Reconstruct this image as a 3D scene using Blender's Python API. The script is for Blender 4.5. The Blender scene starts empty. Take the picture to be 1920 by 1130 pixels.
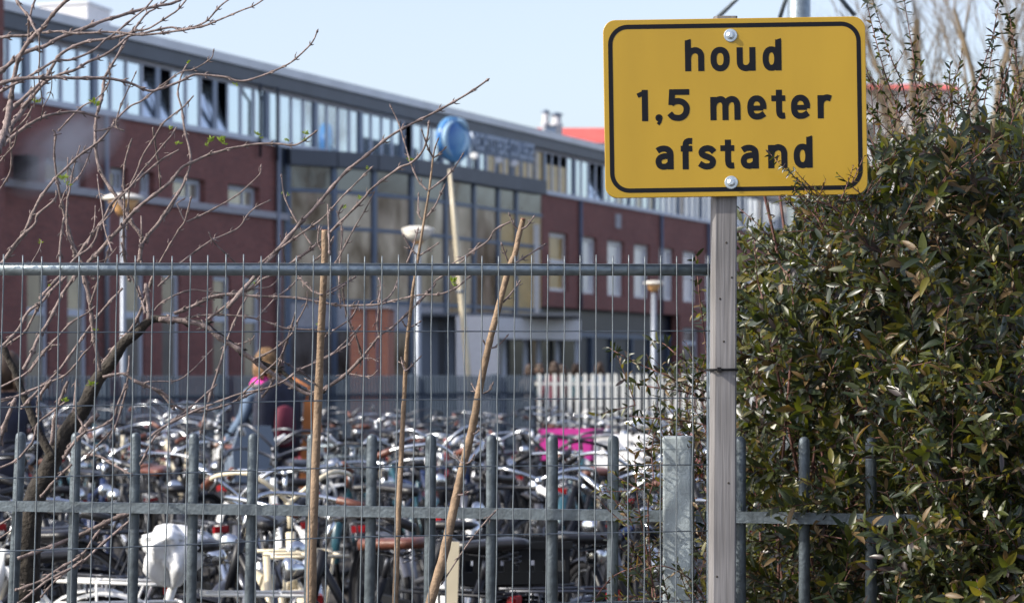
import bpy, math, random
from mathutils import Vector, Matrix, Euler
random.seed(7)
R = math.radians
scene = bpy.context.scene
FPX = 4533.0           # focal length in photo pixels (85 mm on 36 mm, 1920 wide)
CH = 1.6               # camera height
HY = 700.0             # horizon row of the photograph

# ---------------------------------------------------------------- camera, world, sun, exposure
cam = bpy.data.cameras.new('camera'); camo = bpy.data.objects.new('camera', cam)
scene.collection.objects.link(camo); scene.camera = camo
camo.location = (0, 0, CH); camo.rotation_euler = (R(90), 0, 0)
cam.sensor_width = 36; cam.lens = 85; cam.shift_y = 135/1920
cam.clip_start = .1; cam.clip_end = 3000
cam.dof.use_dof = True; cam.dof.focus_distance = 5.55; cam.dof.aperture_fstop = 7.6
SUN = Vector((-.955*math.cos(R(37)), -.297*math.cos(R(37)), math.sin(R(37)))).normalized()
world = bpy.data.worlds.new('World'); scene.world = world; world.use_nodes = True
wn = world.node_tree.nodes; wl = world.node_tree.links
sky = wn.new('ShaderNodeTexSky'); sky.sky_type = 'NISHITA'; sky.sun_disc = False
sky.sun_elevation = R(37); sky.sun_rotation = math.atan2(SUN.x, SUN.y)
sky.air_density = 1.0; sky.dust_density = 2.4; sky.ozone_density = 2.0
hs = wn.new('ShaderNodeHueSaturation'); hs.inputs['Saturation'].default_value = .72; hs.inputs['Hue'].default_value = .515
wl.new(sky.outputs[0], hs.inputs['Color']); wl.new(hs.outputs[0], wn['Background'].inputs[0]); wn['Background'].inputs[1].default_value = .15
sl = bpy.data.lights.new('sun', 'SUN'); sl.energy = 3.2; sl.angle = R(.5); sl.color = (1, .93, .82)
so = bpy.data.objects.new('sun', sl); scene.collection.objects.link(so)
so.rotation_euler = SUN.to_track_quat('Z', 'Y').to_euler(); so.location = (-20, -10, 30)
scene.view_settings.view_transform = 'Standard'; scene.view_settings.look = 'None'
scene.view_settings.gamma = 1; scene.view_settings.use_curve_mapping = False
scene.view_settings.exposure = 0.8
scene.cycles.volume_bounces = 4

# ---------------------------------------------------------------- helpers
col = scene.collection
def W(px, py, Y):
    return Vector(((px-960)/FPX*Y, Y, CH+(HY-py)/FPX*Y))
def T(ox, oy, sc, pts):
    return [(ox+x/sc, oy+y/sc) for x, y in pts]
def origin(o):
    v = Vector((0, 0, 0))
    while o is not None: v += o.location; o = o.parent
    return v
def tag(o, label=None, cat=None, group=None, kind=None):
    if label: o['label'] = label
    if cat: o['category'] = cat
    if group: o['group'] = group
    if kind: o['kind'] = kind
    return o
def thing(name, loc, label, cat, group=None, rz=0):
    o = bpy.data.objects.new(name, None); o.empty_display_size = .1; col.objects.link(o)
    o.location = loc; o.rotation_euler = (0, 0, rz)
    return tag(o, label, cat, group)
def link(name, me, parent=None):
    o = bpy.data.objects.new(name, me); col.objects.link(o); o.parent = parent
    return o
def smoothpts(P, n=4):
    if len(P) < 3: return P
    out = []
    for i in range(len(P)-1):
        p0 = P[max(i-1, 0)]; p1 = P[i]; p2 = P[i+1]; p3 = P[min(i+2, len(P)-1)]
        for k in range(n):
            t = k/n; t2 = t*t; t3 = t2*t
            out.append(tuple(.5*((2*b)+(-a+c)*t+(2*a-5*b+4*c-d)*t2+(-a+3*b-3*c+d)*t3) for a, b, c, d in zip(p0, p1, p2, p3)))
    out.append(tuple(P[-1])); return out
class MB:
    def __init__(s): s.v = []; s.f = []; s.m = []; s.s = []
    def add(s, vs, fs, mi=0, sm=False):
        n = len(s.v); s.v += [tuple(v) for v in vs]
        for f in fs: s.f.append(tuple(i+n for i in f)); s.m.append(mi); s.s.append(sm)
        return s
    def box(s, x0, x1, y0, y1, z0, z1, mi=0, M=None):
        vs = [Vector((x, y, z)) for x in (x0, x1) for y in (y0, y1) for z in (z0, z1)]
        if M is not None: vs = [M @ v for v in vs]
        return s.add(vs, [(0, 1, 3, 2), (4, 6, 7, 5), (0, 4, 5, 1), (2, 3, 7, 6), (0, 2, 6, 4), (1, 5, 7, 3)], mi)
    def bar(s, a, b, w, h, mi=0, up=(0, 0, 1)):
        a = Vector(a); b = Vector(b); d = (b-a); L = d.length; d.normalize()
        x = d.cross(Vector(up));
        if x.length < 1e-4: x = Vector((1, 0, 0))
        x.normalize(); z = x.cross(d)
        vs = [p+x*sx*w/2+z*sz*h/2 for p in (a, b) for sx in (-1, 1) for sz in (-1, 1)]
        return s.add(vs, [(0, 1, 3, 2), (4, 6, 7, 5), (0, 4, 5, 1), (2, 3, 7, 6), (0, 2, 6, 4), (1, 5, 7, 3)], mi)
    def tube(s, P, r, n=8, mi=0, cap=True, sy=1.0):
        P = [Vector(p) for p in P]; k = len(P)
        if not hasattr(r, '__len__'): r = [r]*k
        vs = []; fs = []; ref = None
        for i, p in enumerate(P):
            d = (P[min(i+1, k-1)]-P[max(i-1, 0)])
            if d.length < 1e-9: d = Vector((0, 0, 1))
            d.normalize()
            if ref is None: ref = Vector((0, 1, 0)) if abs(d.y) < .9 else Vector((1, 0, 0))
            x = (ref-d*ref.dot(d)).normalized(); y = d.cross(x); ref = x
            for j in range(n):
                a = 2*math.pi*j/n
                vs.append(p+x*math.cos(a)*r[i]*sy+y*math.sin(a)*r[i])
        for i in range(k-1):
            for j in range(n):
                fs.append((i*n+j, i*n+(j+1) % n, (i+1)*n+(j+1) % n, (i+1)*n+j))
        if cap: fs += [tuple(range(n))[::-1], tuple(range((k-1)*n, k*n))]
        return s.add(vs, fs, mi, True)
    def lathe(s, prof, c=(0, 0, 0), n=16, mi=0, M=None, sm=True):
        vs = []; fs = []; c = Vector(c)
        for r, z in prof:
            for j in range(n):
                a = 2*math.pi*j/n; v = Vector((r*math.cos(a), r*math.sin(a), z))
                if M is not None: v = M @ v
                vs.append(v+c)
        for i in range(len(prof)-1):
            for j in range(n): fs.append((i*n+j, i*n+(j+1) % n, (i+1)*n+(j+1) % n, (i+1)*n+j))
        fs += [tuple(range(n))[::-1], tuple(range((len(prof)-1)*n, len(prof)*n))]
        return s.add(vs, fs, mi, sm)
    def torus(s, R0, r, n=24, m=6, mi=0, c=(0, 0, 0), sx=1.0):
        vs = []; fs = []           # axis y
        for i in range(n):
            a = 2*math.pi*i/n
            for j in range(m):
                b = 2*math.pi*j/m; q = R0+r*math.cos(b)
                vs.append((c[0]+q*math.cos(a), c[1]+r*sx*math.sin(b), c[2]+q*math.sin(a)))
        for i in range(n):
            for j in range(m): fs.append((i*m+j, i*m+(j+1) % m, ((i+1) % n)*m+(j+1) % m, ((i+1) % n)*m+j))
        return s.add(vs, fs, mi, True)
    def extr(s, poly, y0, y1, mi=0, M=None):
        """poly in x,z extruded along y"""
        n = len(poly); vs = [Vector((x, y0, z)) for x, z in poly]+[Vector((x, y1, z)) for x, z in poly]
        if M is not None: vs = [M @ v for v in vs]
        fs = [tuple(range(n)), tuple(range(n, 2*n))[::-1]]+[(i, i+n, (i+1) % n+n, (i+1) % n) for i in range(n)]
        return s.add(vs, fs, mi)
    def mesh(s, name, mats):
        me = bpy.data.meshes.new(name); me.from_pydata(s.v, [], s.f)
        for m in mats: me.materials.append(m)
        me.polygons.foreach_set('material_index', s.m); me.polygons.foreach_set('use_smooth', s.s)
        me.update(); return me
    def build(s, name, mats, parent=None, world=True):
        if not isinstance(mats, (list, tuple)): mats = [mats]
        if world and parent is not None:
            o = origin(parent); s.v = [(v[0]-o.x, v[1]-o.y, v[2]-o.z) for v in s.v]
        return link(name, s.mesh(name, mats), parent)

def mat(name, base, rough=.6, metal=0.0, var=0.0, scale=8.0, bump=0.0, bscale=None, base2=None, stretch=None, spec=.5, emit=None, coat=0):
    m = bpy.data.materials.new(name); m.use_nodes = True; nt = m.node_tree; b = nt.nodes['Principled BSDF']
    b.inputs['Base Color'].default_value = (*base, 1); b.inputs['Roughness'].default_value = rough
    b.inputs['Metallic'].default_value = metal; b.inputs['Specular IOR Level'].default_value = spec
    b.inputs['Coat Weight'].default_value = coat
    if var or bump or base2:
        tc = nt.nodes.new('ShaderNodeTexCoord'); mp = nt.nodes.new('ShaderNodeMapping')
        nt.links.new(tc.outputs['Object'], mp.inputs[0])
        if stretch: mp.inputs['Scale'].default_value = stretch
        nz = nt.nodes.new('ShaderNodeTexNoise'); nz.inputs['Scale'].default_value = scale; nz.inputs['Detail'].default_value = 6
        nt.links.new(mp.outputs[0], nz.inputs['Vector'])
        if var or base2:
            cr = nt.nodes.new('ShaderNodeValToRGB'); cr.color_ramp.elements[0].position = .32; cr.color_ramp.elements[1].position = .68
            c2 = base2 or tuple(min(1, c*(1+var)) for c in base); c1 = base if base2 else tuple(c*(1-var) for c in base)
            cr.color_ramp.elements[0].color = (*c1, 1); cr.color_ramp.elements[1].color = (*c2, 1)
            nt.links.new(nz.outputs[0], cr.inputs[0]); nt.links.new(cr.outputs[0], b.inputs['Base Color'])
        if bump:
            n2 = nt.nodes.new('ShaderNodeTexNoise'); n2.inputs['Scale'].default_value = bscale or scale*3; n2.inputs['Detail'].default_value = 5
            nt.links.new(mp.outputs[0], n2.inputs['Vector'])
            bp = nt.nodes.new('ShaderNodeBump'); bp.inputs['Strength'].default_value = bump; bp.inputs['Distance'].default_value = .01
            nt.links.new(n2.outputs[0], bp.inputs['Height']); nt.links.new(bp.outputs[0], b.inputs['Normal'])
    if emit: b.inputs['Emission Color'].default_value = (*emit[:3], 1); b.inputs['Emission Strength'].default_value = emit[3]
    return m
def leafmat(name, c, rough=.35, tr=.25):
    m = bpy.data.materials.new(name); m.use_nodes = True; nt = m.node_tree; b = nt.nodes['Principled BSDF']
    tc = nt.nodes.new('ShaderNodeTexCoord'); nz = nt.nodes.new('ShaderNodeTexNoise'); nz.inputs['Scale'].default_value = 9
    geo = nt.nodes.new('ShaderNodeNewGeometry'); nt.links.new(geo.outputs['Position'], nz.inputs['Vector'])
    mx = nt.nodes.new('ShaderNodeMixRGB'); mx.inputs[1].default_value = (*[x*.6 for x in c], 1); mx.inputs[2].default_value = (*[min(1, x*1.5) for x in c], 1)
    nt.links.new(nz.outputs[0], mx.inputs[0]); nt.links.new(mx.outputs[0], b.inputs['Base Color'])
    b.inputs['Roughness'].default_value = rough; b.inputs['Specular IOR Level'].default_value = .55
    t = nt.nodes.new('ShaderNodeBsdfTranslucent'); t.inputs[0].default_value = (min(1, c[0]*3.2), min(1, c[1]*3), c[2]*1.2, 1)
    ms = nt.nodes.new('ShaderNodeMixShader'); ms.inputs[0].default_value = tr
    nt.links.new(b.outputs[0], ms.inputs[1]); nt.links.new(t.outputs[0], ms.inputs[2]); nt.links.new(ms.outputs[0], nt.nodes['Material Output'].inputs[0])
    return m
def brickmat(name, c1, c2, mortar, bw=.22, bh=.0625):
    m = bpy.data.materials.new(name); m.use_nodes = True; nt = m.node_tree; b = nt.nodes['Principled BSDF']
    tc = nt.nodes.new('ShaderNodeTexCoord'); sp = nt.nodes.new('ShaderNodeSeparateXYZ'); cb = nt.nodes.new('ShaderNodeCombineXYZ')
    ad = nt.nodes.new('ShaderNodeMath'); ad.operation = 'ADD'
    nt.links.new(tc.outputs['Object'], sp.inputs[0]); nt.links.new(sp.outputs[0], ad.inputs[0]); nt.links.new(sp.outputs[1], ad.inputs[1])
    nt.links.new(ad.outputs[0], cb.inputs[0]); nt.links.new(sp.outputs[2], cb.inputs[1])
    br = nt.nodes.new('ShaderNodeTexBrick'); nt.links.new(cb.outputs[0], br.inputs['Vector'])
    br.inputs['Color1'].default_value = (*c1, 1); br.inputs['Color2'].default_value = (*c2, 1); br.inputs['Mortar'].default_value = (*mortar, 1)
    br.inputs['Scale'].default_value = 1; br.inputs['Brick Width'].default_value = bw; br.inputs['Row Height'].default_value = bh; br.inputs['Mortar Size'].default_value = .008
    nz = nt.nodes.new('ShaderNodeTexNoise'); nz.inputs['Scale'].default_value = .7; nz.inputs['Detail'].default_value = 7
    nt.links.new(cb.outputs[0], nz.inputs['Vector'])
    mx = nt.nodes.new('ShaderNodeMixRGB'); mx.blend_type = 'MULTIPLY'; mx.inputs[0].default_value = .5
    cr = nt.nodes.new('ShaderNodeValToRGB'); cr.color_ramp.elements[0].position = .3; cr.color_ramp.elements[1].position = .7
    cr.color_ramp.elements[0].color = (.6, .6, .62, 1)
    nt.links.new(nz.outputs[0], cr.inputs[0]); nt.links.new(br.outputs[0], mx.inputs[1]); nt.links.new(cr.outputs[0], mx.inputs[2])
    nt.links.new(mx.outputs[0], b.inputs['Base Color']); b.inputs['Roughness'].default_value = .85
    return m

M = {}
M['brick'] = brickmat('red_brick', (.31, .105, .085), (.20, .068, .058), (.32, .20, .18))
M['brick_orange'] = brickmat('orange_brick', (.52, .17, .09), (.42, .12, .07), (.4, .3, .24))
M['paving'] = brickmat('paving', (.15, .125, .11), (.10, .085, .078), (.05, .045, .04), .21, .105)
M['fascia'] = mat('dark_fascia', (.105, .12, .145), .5, .2, var=.1, scale=1)
M['roof_cap'] = mat('roof_edge_metal', (.62, .64, .68), .45, .3, var=.08, scale=1)
M['steel_blue'] = mat('blue_grey_steel', (.13, .17, .24), .45, .3, var=.1)
M['post_blue'] = mat('blue_grey_post', (.24, .29, .38), .45, .2, var=.1)
M['frame'] = mat('pale_window_frame', (.60, .65, .74), .45, var=.05)
M['frame_white'] = mat('white_window_frame', (.78, .78, .78), .45, var=.05)
M['dark_panel'] = mat('dark_blue_panel', (.02, .03, .05), .35, .1, var=.2)
M['ledge'] = mat('concrete_ledge', (.42, .42, .45), .7, var=.12)
M['galv'] = mat('galvanised_steel', (.27, .32, .35), .42, .75, var=.18, scale=45, bump=.15, bscale=160)
M['galv_light'] = mat('pale_galvanised_steel', (.36, .41, .43), .5, .45, var=.2, scale=22, bump=.15, bscale=120)
M['galv_wire'] = mat('galvanised_wire', (.17, .195, .215), .5, .5, var=.15, scale=60)
M['galv_dull'] = mat('dull_galvanised_steel', (.115, .14, .16), .5, .5, var=.28, scale=38, bump=.2, bscale=120)
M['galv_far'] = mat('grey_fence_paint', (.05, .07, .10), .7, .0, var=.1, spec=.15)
M['white_fence'] = mat('white_fence_paint', (.8, .8, .75), .5, var=.06)
M['yellow'] = mat('yellow_sign_film', (.44, .27, .015), .42, 0, var=.07, scale=7, stretch=(1, 1, .3), bump=.03, bscale=500, spec=.5, coat=.15)
M['black_film'] = mat('black_sign_film', (.004, .005, .009), .5, spec=.25)
M['zinc'] = mat('zinc_bolt', (.62, .68, .72), .32, .8, var=.15, scale=200)
M['wood'] = None
M['bark'] = mat('pinkish_grey_bark', (.20, .155, .145), .8, var=.5, scale=60, bump=.5, bscale=240)
M['bark_dark'] = mat('dark_rough_bark', (.02, .017, .015), .95, base2=(.055, .046, .036), scale=26, bump=1.0, bscale=70)
M['bark_tan'] = mat('tan_bark', (.24, .165, .105), .75, var=.3, scale=40, bump=.4, bscale=160)
M['bark_cut'] = mat('red_cut_wood', (.30, .13, .09), .8, var=.2, scale=80)
M['far_bark'] = mat('far_tree_bark', (.19, .145, .095), .9, var=.25, scale=2)
M['bud'] = leafmat('green_bud', (.16, .22, .04), .5, .3)
M['leaf'] = [leafmat('dark_green_leaf', (.02, .027, .008), .37, .15), leafmat('mid_green_leaf', (.046, .057, .011), .4, .32),
             leafmat('blue_green_leaf', (.02, .031, .016), .34, .12), leafmat('olive_leaf', (.11, .10, .018), .35, .34),
             leafmat('tan_dead_leaf', (.13, .085, .038), .5, .22), leafmat('dark_purple_leaf', (.035, .026, .026), .35, .15)]
M['twig'] = mat('reddish_twig', (.13, .06, .05), .7, var=.3, scale=50)
M['chrome'] = mat('chrome', (.62, .64, .66), .17, 1.0, var=.04, scale=30)
M['alu'] = mat('brushed_aluminium', (.13, .135, .15), .38, .9, var=.08, scale=30)
M['spoke'] = mat('dull_spoke_steel', (.10, .105, .115), .5, .8)
M['rubber'] = mat('black_rubber', (.012, .012, .014), .8, spec=.2)
M['black_paint'] = mat('black_paint', (.009, .010, .014), .42, spec=.35, var=.2)
M['blue_paint'] = mat('dark_blue_paint', (.015, .03, .09), .35, var=.2)
M['teal_paint'] = mat('teal_paint', (.02, .08, .11), .3, coat=.4, var=.2)
M['white_paint'] = mat('white_paint', (.72, .72, .70), .3, coat=.4, var=.05)
M['cream_paint'] = mat('cream_paint', (.66, .58, .42), .35, coat=.3, var=.06)
M['silver_paint'] = mat('silver_paint', (.15, .155, .175), .3, .7, var=.05)
M['red_paint'] = mat('red_paint', (.20, .012, .016), .3, coat=.4, var=.1)
M['brown_leather'] = mat('brown_leather', (.13, .045, .028), .42, var=.3, scale=30, bump=.2)
M['black_leather'] = mat('black_vinyl', (.012, .012, .014), .38, var=.3, scale=30, bump=.2)
M['red_lens'] = mat('red_lens', (.28, .008, .012), .25)
M['plastic_magenta'] = mat('magenta_plastic', (.42, .02, .22), .42, var=.08)
M['plastic_white'] = mat('white_plastic', (.75, .75, .76), .4, var=.06)
M['plastic_black'] = mat('black_plastic', (.010, .011, .013), .5, spec=.3)
M['plastic_grey'] = mat('blue_grey_plastic', (.14, .18, .24), .5)
M['bag'] = mat('white_plastic_bag', (.72, .73, .74), .28, bump=1.0, bscale=14, scale=8)
M['skin'] = mat('skin', (.55, .32, .22), .55); M['hair'] = mat('blond_hair', (.20, .125, .07), .9, var=.6, scale=40, bump=1.0, bscale=60, spec=.1)
M['hair_dark'] = mat('dark_hair', (.05, .03, .02), .6, var=.3, scale=60)
M['jacket_blue'] = mat('light_blue_jacket', (.10, .15, .23), .8, var=.15, scale=12, bump=.3)
M['pink'] = mat('pink_scarf', (.72, .04, .35), .8, var=.2, scale=20, bump=.4)
M['navy'] = mat('navy_cloth', (.015, .018, .035), .85, var=.3, scale=12, bump=.3)
M['maroon'] = mat('maroon_cloth', (.11, .012, .03), .8, var=.2)
M['grey_cloth'] = mat('grey_cloth', (.16, .15, .15), .8, var=.2, scale=20)
M['orange_cloth'] = mat('orange_cloth', (.48, .17, .05), .8, var=.2)
M['red_roof'] = mat('red_roof_tiles', (.55, .10, .085), .8, var=.12, scale=1.2)
M['white_wall'] = mat('white_render', (.74, .74, .75), .8, var=.05)
M['lamp_shade'] = mat('cream_lamp_shade', (.78, .74, .66), .4); M['lamp_amber'] = mat('amber_lamp_cone', (.75, .42, .18), .45)
M['pole_grey'] = mat('pale_lamp_pole', (.27, .30, .35), .4, .3, var=.05)
M['disc_blue'] = mat('blue_disc_print', (.03, .16, .48), .3, base2=(.25, .55, .78), scale=1.1)
M['gold_pane'] = mat('gold_blind', (.50, .33, .11), .35, var=.2, scale=1.5, coat=.4)
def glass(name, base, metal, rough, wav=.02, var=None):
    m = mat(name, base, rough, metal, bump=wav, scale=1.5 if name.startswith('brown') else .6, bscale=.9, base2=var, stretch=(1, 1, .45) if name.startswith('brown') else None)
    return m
M['glass'] = glass('coated_window_glass', (.60, .68, .74), .85, .06, .35)
M['glass_dark'] = glass('dark_window_glass', (.16, .165, .17), .75, .05, .3)
M['glass_painted_trees'] = glass('brown_painted_reflection_glass', (.085, .062, .045), .5, .07, 1.0, (.44, .39, .36))  # upright brown and pale blotches painted in as tree reflections
M['glass_room'] = glass('window_with_pale_blind', (.50, .46, .38), .4, .12, .4, (.30, .28, .25))
M['glass_white'] = mat('white_blind_behind_glass', (.86, .87, .88), .2, .0, base2=(.66, .68, .72), scale=.9, coat=.5)
# weathered post wood
def woodmat():
    m = bpy.data.materials.new('weathered_post_wood'); m.use_nodes = True; nt = m.node_tree; b = nt.nodes['Principled BSDF']; L = nt.links
    tc = nt.nodes.new('ShaderNodeTexCoord'); mp = nt.nodes.new('ShaderNodeMapping'); mp.inputs['Scale'].default_value = (90, 90, 3)
    L.new(tc.outputs['Object'], mp.inputs[0]); nz = nt.nodes.new('ShaderNodeTexNoise'); nz.inputs['Scale'].default_value = 1.6; nz.inputs['Detail'].default_value = 9
    L.new(mp.outputs[0], nz.inputs['Vector'])
    cr = nt.nodes.new('ShaderNodeValToRGB'); e = cr.color_ramp.elements; e[0].position = .3; e[0].color = (.15, .143, .142, 1); e[1].position = .62; e[1].color = (.245, .236, .24, 1)
    L.new(nz.outputs[0], cr.inputs[0])
    n3 = nt.nodes.new('ShaderNodeTexNoise'); n3.inputs['Scale'].default_value = 5; L.new(tc.outputs['Object'], n3.inputs['Vector'])
    mx = nt.nodes.new('ShaderNodeMixRGB'); mx.blend_type = 'MULTIPLY'; mx.inputs[0].default_value = .55
    c2 = nt.nodes.new('ShaderNodeValToRGB'); c2.color_ramp.elements[0].position = .35; c2.color_ramp.elements[0].color = (.55, .55, .55, 1); c2.color_ramp.elements[1].position = .6
    L.new(n3.outputs[0], c2.inputs[0]); L.new(cr.outputs[0], mx.inputs[1]); L.new(c2.outputs[0], mx.inputs[2]); L.new(mx.outputs[0], b.inputs['Base Color'])
    bp = nt.nodes.new('ShaderNodeBump'); bp.inputs['Strength'].default_value = .6; bp.inputs['Distance'].default_value = .002
    L.new(nz.outputs[0], bp.inputs['Height']); L.new(bp.outputs[0], b.inputs['Normal']); b.inputs['Roughness'].default_value = .85
    return m
M['wood'] = woodmat()

# ================================================================ SETTING
g = MB(); g.add([(-900, -60, 0), (900, -60, 0), (900, 2200, 0), (-900, 2200, 0)], [(0, 1, 2, 3)])
tag(g.build('ground', M['paving']), kind='structure')
M['asphalt'] = mat('dark_asphalt', (.035, .037, .041), .95, var=.25, scale=3, spec=.05)
a0, a1 = W(-700, 700, 27), W(1004, 700, 45.4); ay = MB().add([(a0.x, a0.y+.2, .004), (a1.x, a1.y, .004), (120, 45.6, .004), (120, 260, .004), (-120, 260, .004), (-120, 27.2, .004)], [(0, 1, 2, 3, 4, 5)])
tag(ay.build('schoolyard', M['asphalt']), kind='structure')

# ---------------------------------------------------------------- main school building (local x along facade, y inwards, z up)
TH = math.atan(1940/FPX); U = (math.sin(TH), math.cos(TH)); P0 = ((20-960)/FPX*62, 62.0)
def F(px, py):
    t = (px-960)/FPX; s = (t*P0[1]-P0[0])/(U[0]-t*U[1]); Y = P0[1]+s*U[1]; return s, CH+(HY-py)*Y/FPX
def FS(px): return F(px, 300)[0]
BLD = thing('school_building', (P0[0], P0[1], 0), 'long red brick school building with a band of windows under a flat grey roof edge', 'building', rz=math.atan2(U[1], U[0]))
def bw(mb, name, m, parent=None): return mb.build(name, m, parent or BLD, world=False)
def wall_with_holes(x0, x1, z0, z1, holes, y0, y1, name, m):
    xs = sorted({x0, x1, *[h[0] for h in holes], *[h[1] for h in holes]}); mb = MB()
    for a, b in zip(xs, xs[1:]):
        if b-a < 1e-4: continue
        hs = sorted((h[2], h[3]) for h in holes if h[0] <= a+1e-5 and h[1] >= b-1e-5); z = z0
        for ha, hb in hs+[(z1, z1)]:
            if ha > z+1e-4: mb.box(a, b, y0, y1, z, ha)
            z = max(z, hb)
    return bw(mb, name, m)
def window(x0, x1, z0, z1, yd, pane='glass_room', fr='frame', transom=None, mull=(), fw=.09, tilt=False):
    f = MB(); a = yd; b = yd+.09
    f.box(x0, x0+fw, a, b, z0, z1); f.box(x1-fw, x1, a, b, z0, z1); f.box(x0+fw, x1-fw, a, b, z1-fw*1.3, z1); f.box(x0+fw, x1-fw, a, b, z0, z0+fw)
    if transom: f.box(x0+fw, x1-fw, a, b, transom-.09, transom+.09)
    for mx in mull: f.box(mx-.035, mx+.035, a+.005, b-.005, z0+fw, z1-fw*1.3)
    fo = bw(f, 'window', M[fr])
    bw(MB().box(x0+.02, x1-.02, yd+.055, yd+.075, z0+.02, z1-.02), 'pane', M[pane], fo)
    return fo
EAV, SILL, LEDGE = 10.4, 8.7, 6.48
END = 92.0
# upper glazed storey
SX = [.72+3.2*k for k in range(-1, 29)]
bw(MB().box(-1, END, .5, 14, SILL+.1, EAV-.05), 'upper_storey_core', M['dark_panel'])
bw(MB().box(-1, END, -.08, .5, SILL-.06, SILL+.1), 'sill', M['frame'])
bw(MB().box(-1, END, -.02, .12, EAV-.14, EAV), 'top_rail', M['ledge'])
bw(MB().box(-1.2, END+.5, -.18, 15, EAV, EAV+.42), 'fascia', M['fascia'])
bw(MB().box(-1.2, END+.5, -.26, 15.1, EAV+.42, EAV+.68), 'roof_edge', M['roof_cap'])
open_px = [(262, 300), (306, 330), (376, 402), (408, 432), (752, 770), (1105, 1125)]
open_s = [(FS(a), FS(b)) for a, b in open_px]
col_me = MB().box(-.12, .12, -.03, .02, SILL+.1, EAV-.14).mesh('post', [M['post_blue']])
mul_me = MB().box(-.05, .05, 0, .035, SILL+.1, EAV-.14).mesh('mullion', [M['frame']])
pane_mes = {}
for i, x in enumerate(SX):
    p = link('post', col_me, BLD); p.location = (x, 0, 0)
    for k in range(1, 4):
        q = link('mullion', mul_me, BLD); q.location = (x+.8*k, 0, 0)
    for k in range(4):
        a = x+.8*k+.045; b = x+.8*(k+1)-.045; c = (a+b)/2
        op = any(o0-.1 < c < o1+.1 for o0, o1 in open_s)
        key = 'gold_pane' if (30.2 < c < 38 and random.random() < .85) else ('glass' if c < 30 or random.random() < .7 else 'glass_room')
        if key not in pane_mes: pane_mes[key] = MB().box(-.36, .36, -.01, .01, 0, EAV-.14-SILL-.1).mesh('pane', [M[key]])
        q = link('pane', pane_mes[key if not op else 'glass'], BLD); q.location = (c, .05, SILL+.1)
        if key == 'gold_pane' and i % 3 != 2: q.scale.z = .72
        if op: q.rotation_euler.x = R(-17); q.location.y = .03
# narrow down pipes in front of the glazing
for px in (480, 512):
    s_ = FS(px); bw(MB().tube([(s_-.25, -.3, EAV), (s_-.2, -.25, EAV-.25), (s_, -.15, EAV-.5), (s_, -.15, SILL-.5)], .05, 6), 'drainpipe', M['dark_panel'])
# left wing brick storeys
small = []
for a, b in ((85, 160), (207, 240), (262, 290), (325, 385), (428, 487)): small.append((FS(a), FS(b), LEDGE+.12, 7.28))
wall_with_holes(-1, FS(517), LEDGE+.1, SILL-.06, small, 0, .35, 'brick_wall', M['brick'])
for h in small: window(*h, .2, pane='glass_room', fw=.12, mull=((h[0]*.35+h[1]*.65),))
bw(MB().box(-1, FS(537), -.1, .3, LEDGE-.1, LEDGE+.1), 'ledge', M['ledge'])
tall = []
for a, b in ((-40, 2), (51, 92), (127, 165), (235, 272), (304, 338), (400, 432), (458, 489)): tall.append((FS(a), FS(b), .5, 4.5))
wall_with_holes(-6, FS(531), 0, LEDGE-.1, tall, 0, .35, 'brick_wall', M['brick'])
for i, h in enumerate(tall): window(*h, .09, pane='glass_room', fw=.11, transom=3.23)
bw(MB().box(-1, FS(531), .45, 10, 0, SILL-.1), 'wall_core', M['dark_panel'])
for px in (193, 516):
    s_ = FS(px); bw(MB().tube([(s_, -.12, .1), (s_, -.12, SILL-.1)], .07, 8), 'drainpipe', M['pole_grey'])
bw(MB().box(FS(519), FS(538), -.02, 1.2, LEDGE+.1, SILL-.07), 'dark_corner_panel', M['dark_panel'])
# tall projecting brick tower at the far left
bw(MB().box(-12, -2.0, -1.2, 8, 0, 14), 'brick_tower', M['brick'])
# flue box that gives off steam
bw(MB().box(FS(24), FS(45), -.45, 0, LEDGE+.1, 7.2).box(FS(28), FS(41), -.5, -.45, LEDGE+.35, 7.0), 'flue_box', M['plastic_black'])
# right wing brick
RZ0 = 4.25
rw = [(FS(1030)+.0+3.22*k, FS(1030)+2.0+3.22*k, 4.87, 7.21) for k in range(0, 17)]
S0 = FS(1016)
wall_with_holes(S0, END, RZ0, SILL-.06, rw, 0, .35, 'brick_wall', M['brick'])
for i, h in enumerate(rw):
    window(*h, .15, pane='gold_pane' if i == 0 else 'glass_white', fr='frame_white', fw=.14, transom=6.05)
bw(MB().box(S0, END, .45, 10, RZ0, SILL-.1), 'wall_core', M['dark_panel'])
for px in (1085, 1237, 1325): s_ = FS(px); bw(MB().tube([(s_, -.1, RZ0), (s_, -.1, SILL-.1)], .075, 8), 'drainpipe', M['steel_blue'])
s_ = FS(1158); bw(MB().box(s_-.3, s_+.3, -.05, 0, 7.75, 8.35), 'vent_grille', M['ledge'])
bw(MB().box(S0-1, FS(1275), .5, 10, 0, RZ0), 'dark_recess', M['dark_panel'])
bw(MB().box(S0+2, FS(1275), .38, .5, 3.1, 3.3), 'recess_transom', M['steel_blue'])
for k in range(6): x = S0+4+k*2.4; bw(MB().box(x, x+.14, .36, .5, .1, 3.1), 'recess_mullion', M['steel_blue'])
gr = [(FS(1275)+.5+3.22*k, FS(1275)+2.9+3.22*k, .6, 3.7) for k in range(12)]
wall_with_holes(FS(1275), END, 0, RZ0, gr, .02, .4, 'brick_wall', M['brick'])
for h in gr: window(*h, .2, pane='glass_painted_trees', fr='frame', fw=.12, transom=3.0)
bw(MB().box(FS(1275), END, .5, 10, 0, RZ0-.02), 'wall_core', M['dark_panel'])
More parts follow.
